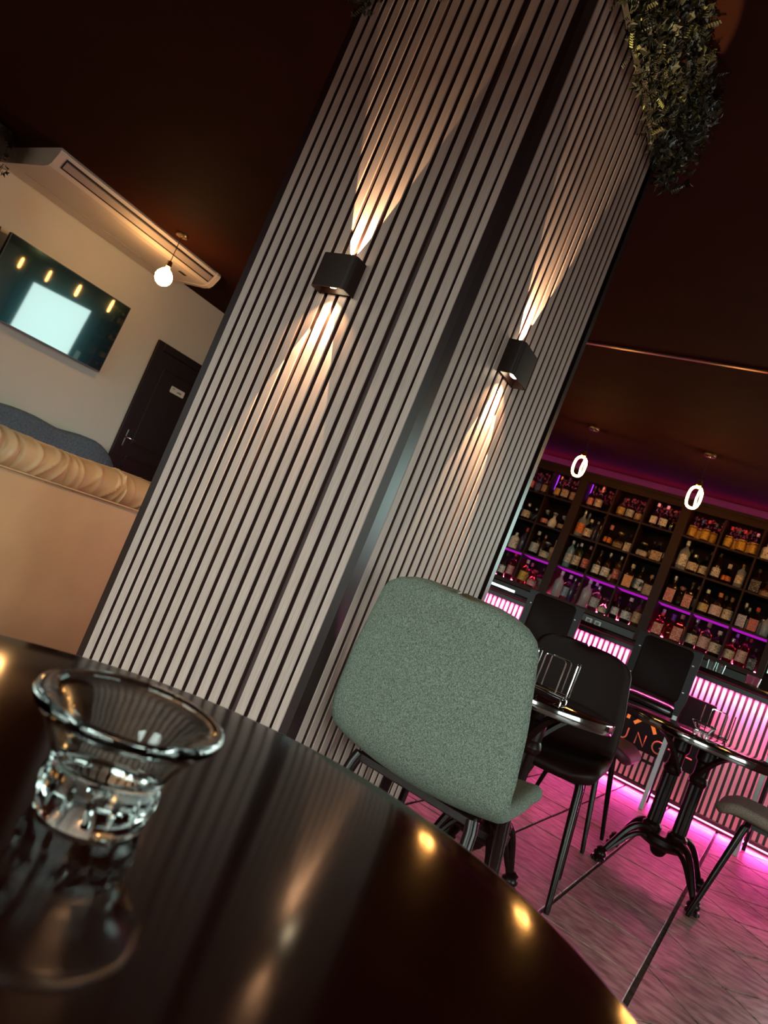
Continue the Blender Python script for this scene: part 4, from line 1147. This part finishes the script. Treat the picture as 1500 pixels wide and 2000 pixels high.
# ================================================================== sofas
def tan_sofa():
    e = empty('tan_sofa', (-2.46, 1.2, 0)); tag(e, 'tan leather sofa seen from behind, with a ruched roll along its back', 'sofa')
    y0, y1 = -1.05, .93
    # back panel slightly crowned
    rows = []
    for x_, zz in ((-.17, .012), (-.005, .012), (.0, .02), (.006, .25), (.008, .45), (.004, .62), (-.004, .715), (-.02, .725), (-.17, .725)):
        rows.append([(x_ - .012*(abs((j/16-.5)*2)**8), y0+(y1-y0)*j/16, zz) for j in range(17)])
    b = MB(); b.grid(rows, False); b.obj('back_panel', MT['leather_tan'], e)
    # ruched roll: a tube along y with folds running round it
    nu, nv = 40, 300; rows = []
    rnd = random.Random(3)
    folds = []
    yy = y0
    while yy < y1:
        folds.append((yy, rnd.uniform(.0035, .010), rnd.uniform(.006, .013)*rnd.choice((1, 1, -1)), rnd.uniform(-.9, .9), rnd.uniform(.2, .9))); yy += rnd.uniform(.02, .06)
    for i in range(nv+1):
        yv = y0+(y1-y0)*i/nv; rr = []
        endr = min(1, min(yv-y0, y1-yv)/.05); endr = math.sqrt(max(1-(1-endr)**2, 0.02))
        for k in range(nu):
            a = 2*PI*k/nu
            cx, cz = -.062, .770
            rx, rz_ = .075, .078
            d = 0
            s = math.sin(a)
            for fy, fw_, fa, sl_, ph in folds:
                if abs(fy-yv) < .12:
                    dy = yv-fy-sl_*.055*math.sin(a*1.0+ph)-.02*math.sin(2*a+ph)
                    d += fa*math.exp(-(dy/fw_)**2)*max(0, math.cos(a-.15))**.8
            d += .006*math.sin(yv*9+1)*s
            rr.append((cx+(rx*endr+d)*math.cos(a), yv, cz+(rz_*endr+d*.8)*math.sin(a)))
        rows.append(rr)
    b = MB(); b.grid(rows, True); b.f += [tuple(range(nu))[::-1], tuple(range(nv*nu, nv*nu+nu))]; b.mi += [0, 0]
    b.obj('back_roll', MT['leather_tan'], e, ang=80)
    MB().tube([(.004, y0+.01, .716), (.004, y1-.01, .716)], .004, 6).obj('piping', MT['leather_tan'], e)
    MB().box(-.86, -.17, y0+.20, y1-.20, .12, .40, .03).obj('seat_base', MT['leather_tan'], e, smooth=False)
    for i in range(2):
        p = y0+.205+(y1-y0-.41)*i/2; MB().box(-.88, -.19, p+.004, p+(y1-y0-.41)/2-.004, .402, .52, .04).obj('seat_cushion', MT['leather_tan'], e, smooth=False)
    for s, p in ((0, y0), (1, y1-.19)): MB().box(-.86, -.175, p, p+.19, .10, .62, .05).obj('armrest', MT['leather_tan'], e, smooth=False)
    for x in (-.8, -.08):
        for y in (y0+.1, y1-.1): MB().lathe([(.02, 0), (.028, .06), (.028, .115)], 12).obj('foot', MT['legmetal'], e, loc=(x, y, 0))
    return e
tan_sofa()
def blue_sofa():
    e = empty('blue_sofa', (-6.12, 3.35, 0)); tag(e, 'blue-grey fabric sofa with a wavy back below the television', 'sofa')
    # back outline along y with two humps, extruded in x
    top = []
    n = 40; y0, y1 = -1.45, 1.245
    for i in range(n+1):
        y = y0+(y1-y0)*i/n; t = abs(y-(y0+y1)/2)/((y1-y0)/2)
        z = .925 + .016*math.cos((y-.10)*2*PI/.74)
        z = .40 + (z-.40)*(1-max(0, (t-.62)/.38)**2.6)**.5
        top.append((y, z))
    rows = []
    for x_, s in ((-.245, .97), (-.235, 1.0), (-.06, 1.0), (-.02, .985), (.0, .95)):
        rows.append([(x_, y, .30+(z-.30)*s) for y, z in top])
    low = [[(.0, y, .28) for y, z in top], [(-.245, y, .28) for y, z in top]]
    b = MB(); b.grid(rows+low+[rows[0]]); b.obj('backrest', MT['fabric_blue'], e, ang=60)
    for k in range(7):
        y = -1.1+.35*k; MB().tube([(.003, y, .34), (.006, y+.01, .6), (-.004, y, .86)], .004, 5).obj('back_seam', MT['fabric_blue'], e)
    MB().box(-.2, .62, -1.30, 1.10, .12, .34, .03).obj('seat_base', MT['fabric_blue'], e, smooth=False)
    for i in range(2): MB().box(.01, .64, -1.29+1.195*i, -.10+1.195*i, .342, .46, .04).obj('seat_cushion', MT['fabric_blue'], e, smooth=False)
    for x in (-.1, .55):
        for y in (-1.2, 1.0): MB().lathe([(.016, 0), (.024, .125)], 10).obj('foot', MT['legmetal'], e, loc=(x, y, 0))
    return e
blue_sofa()
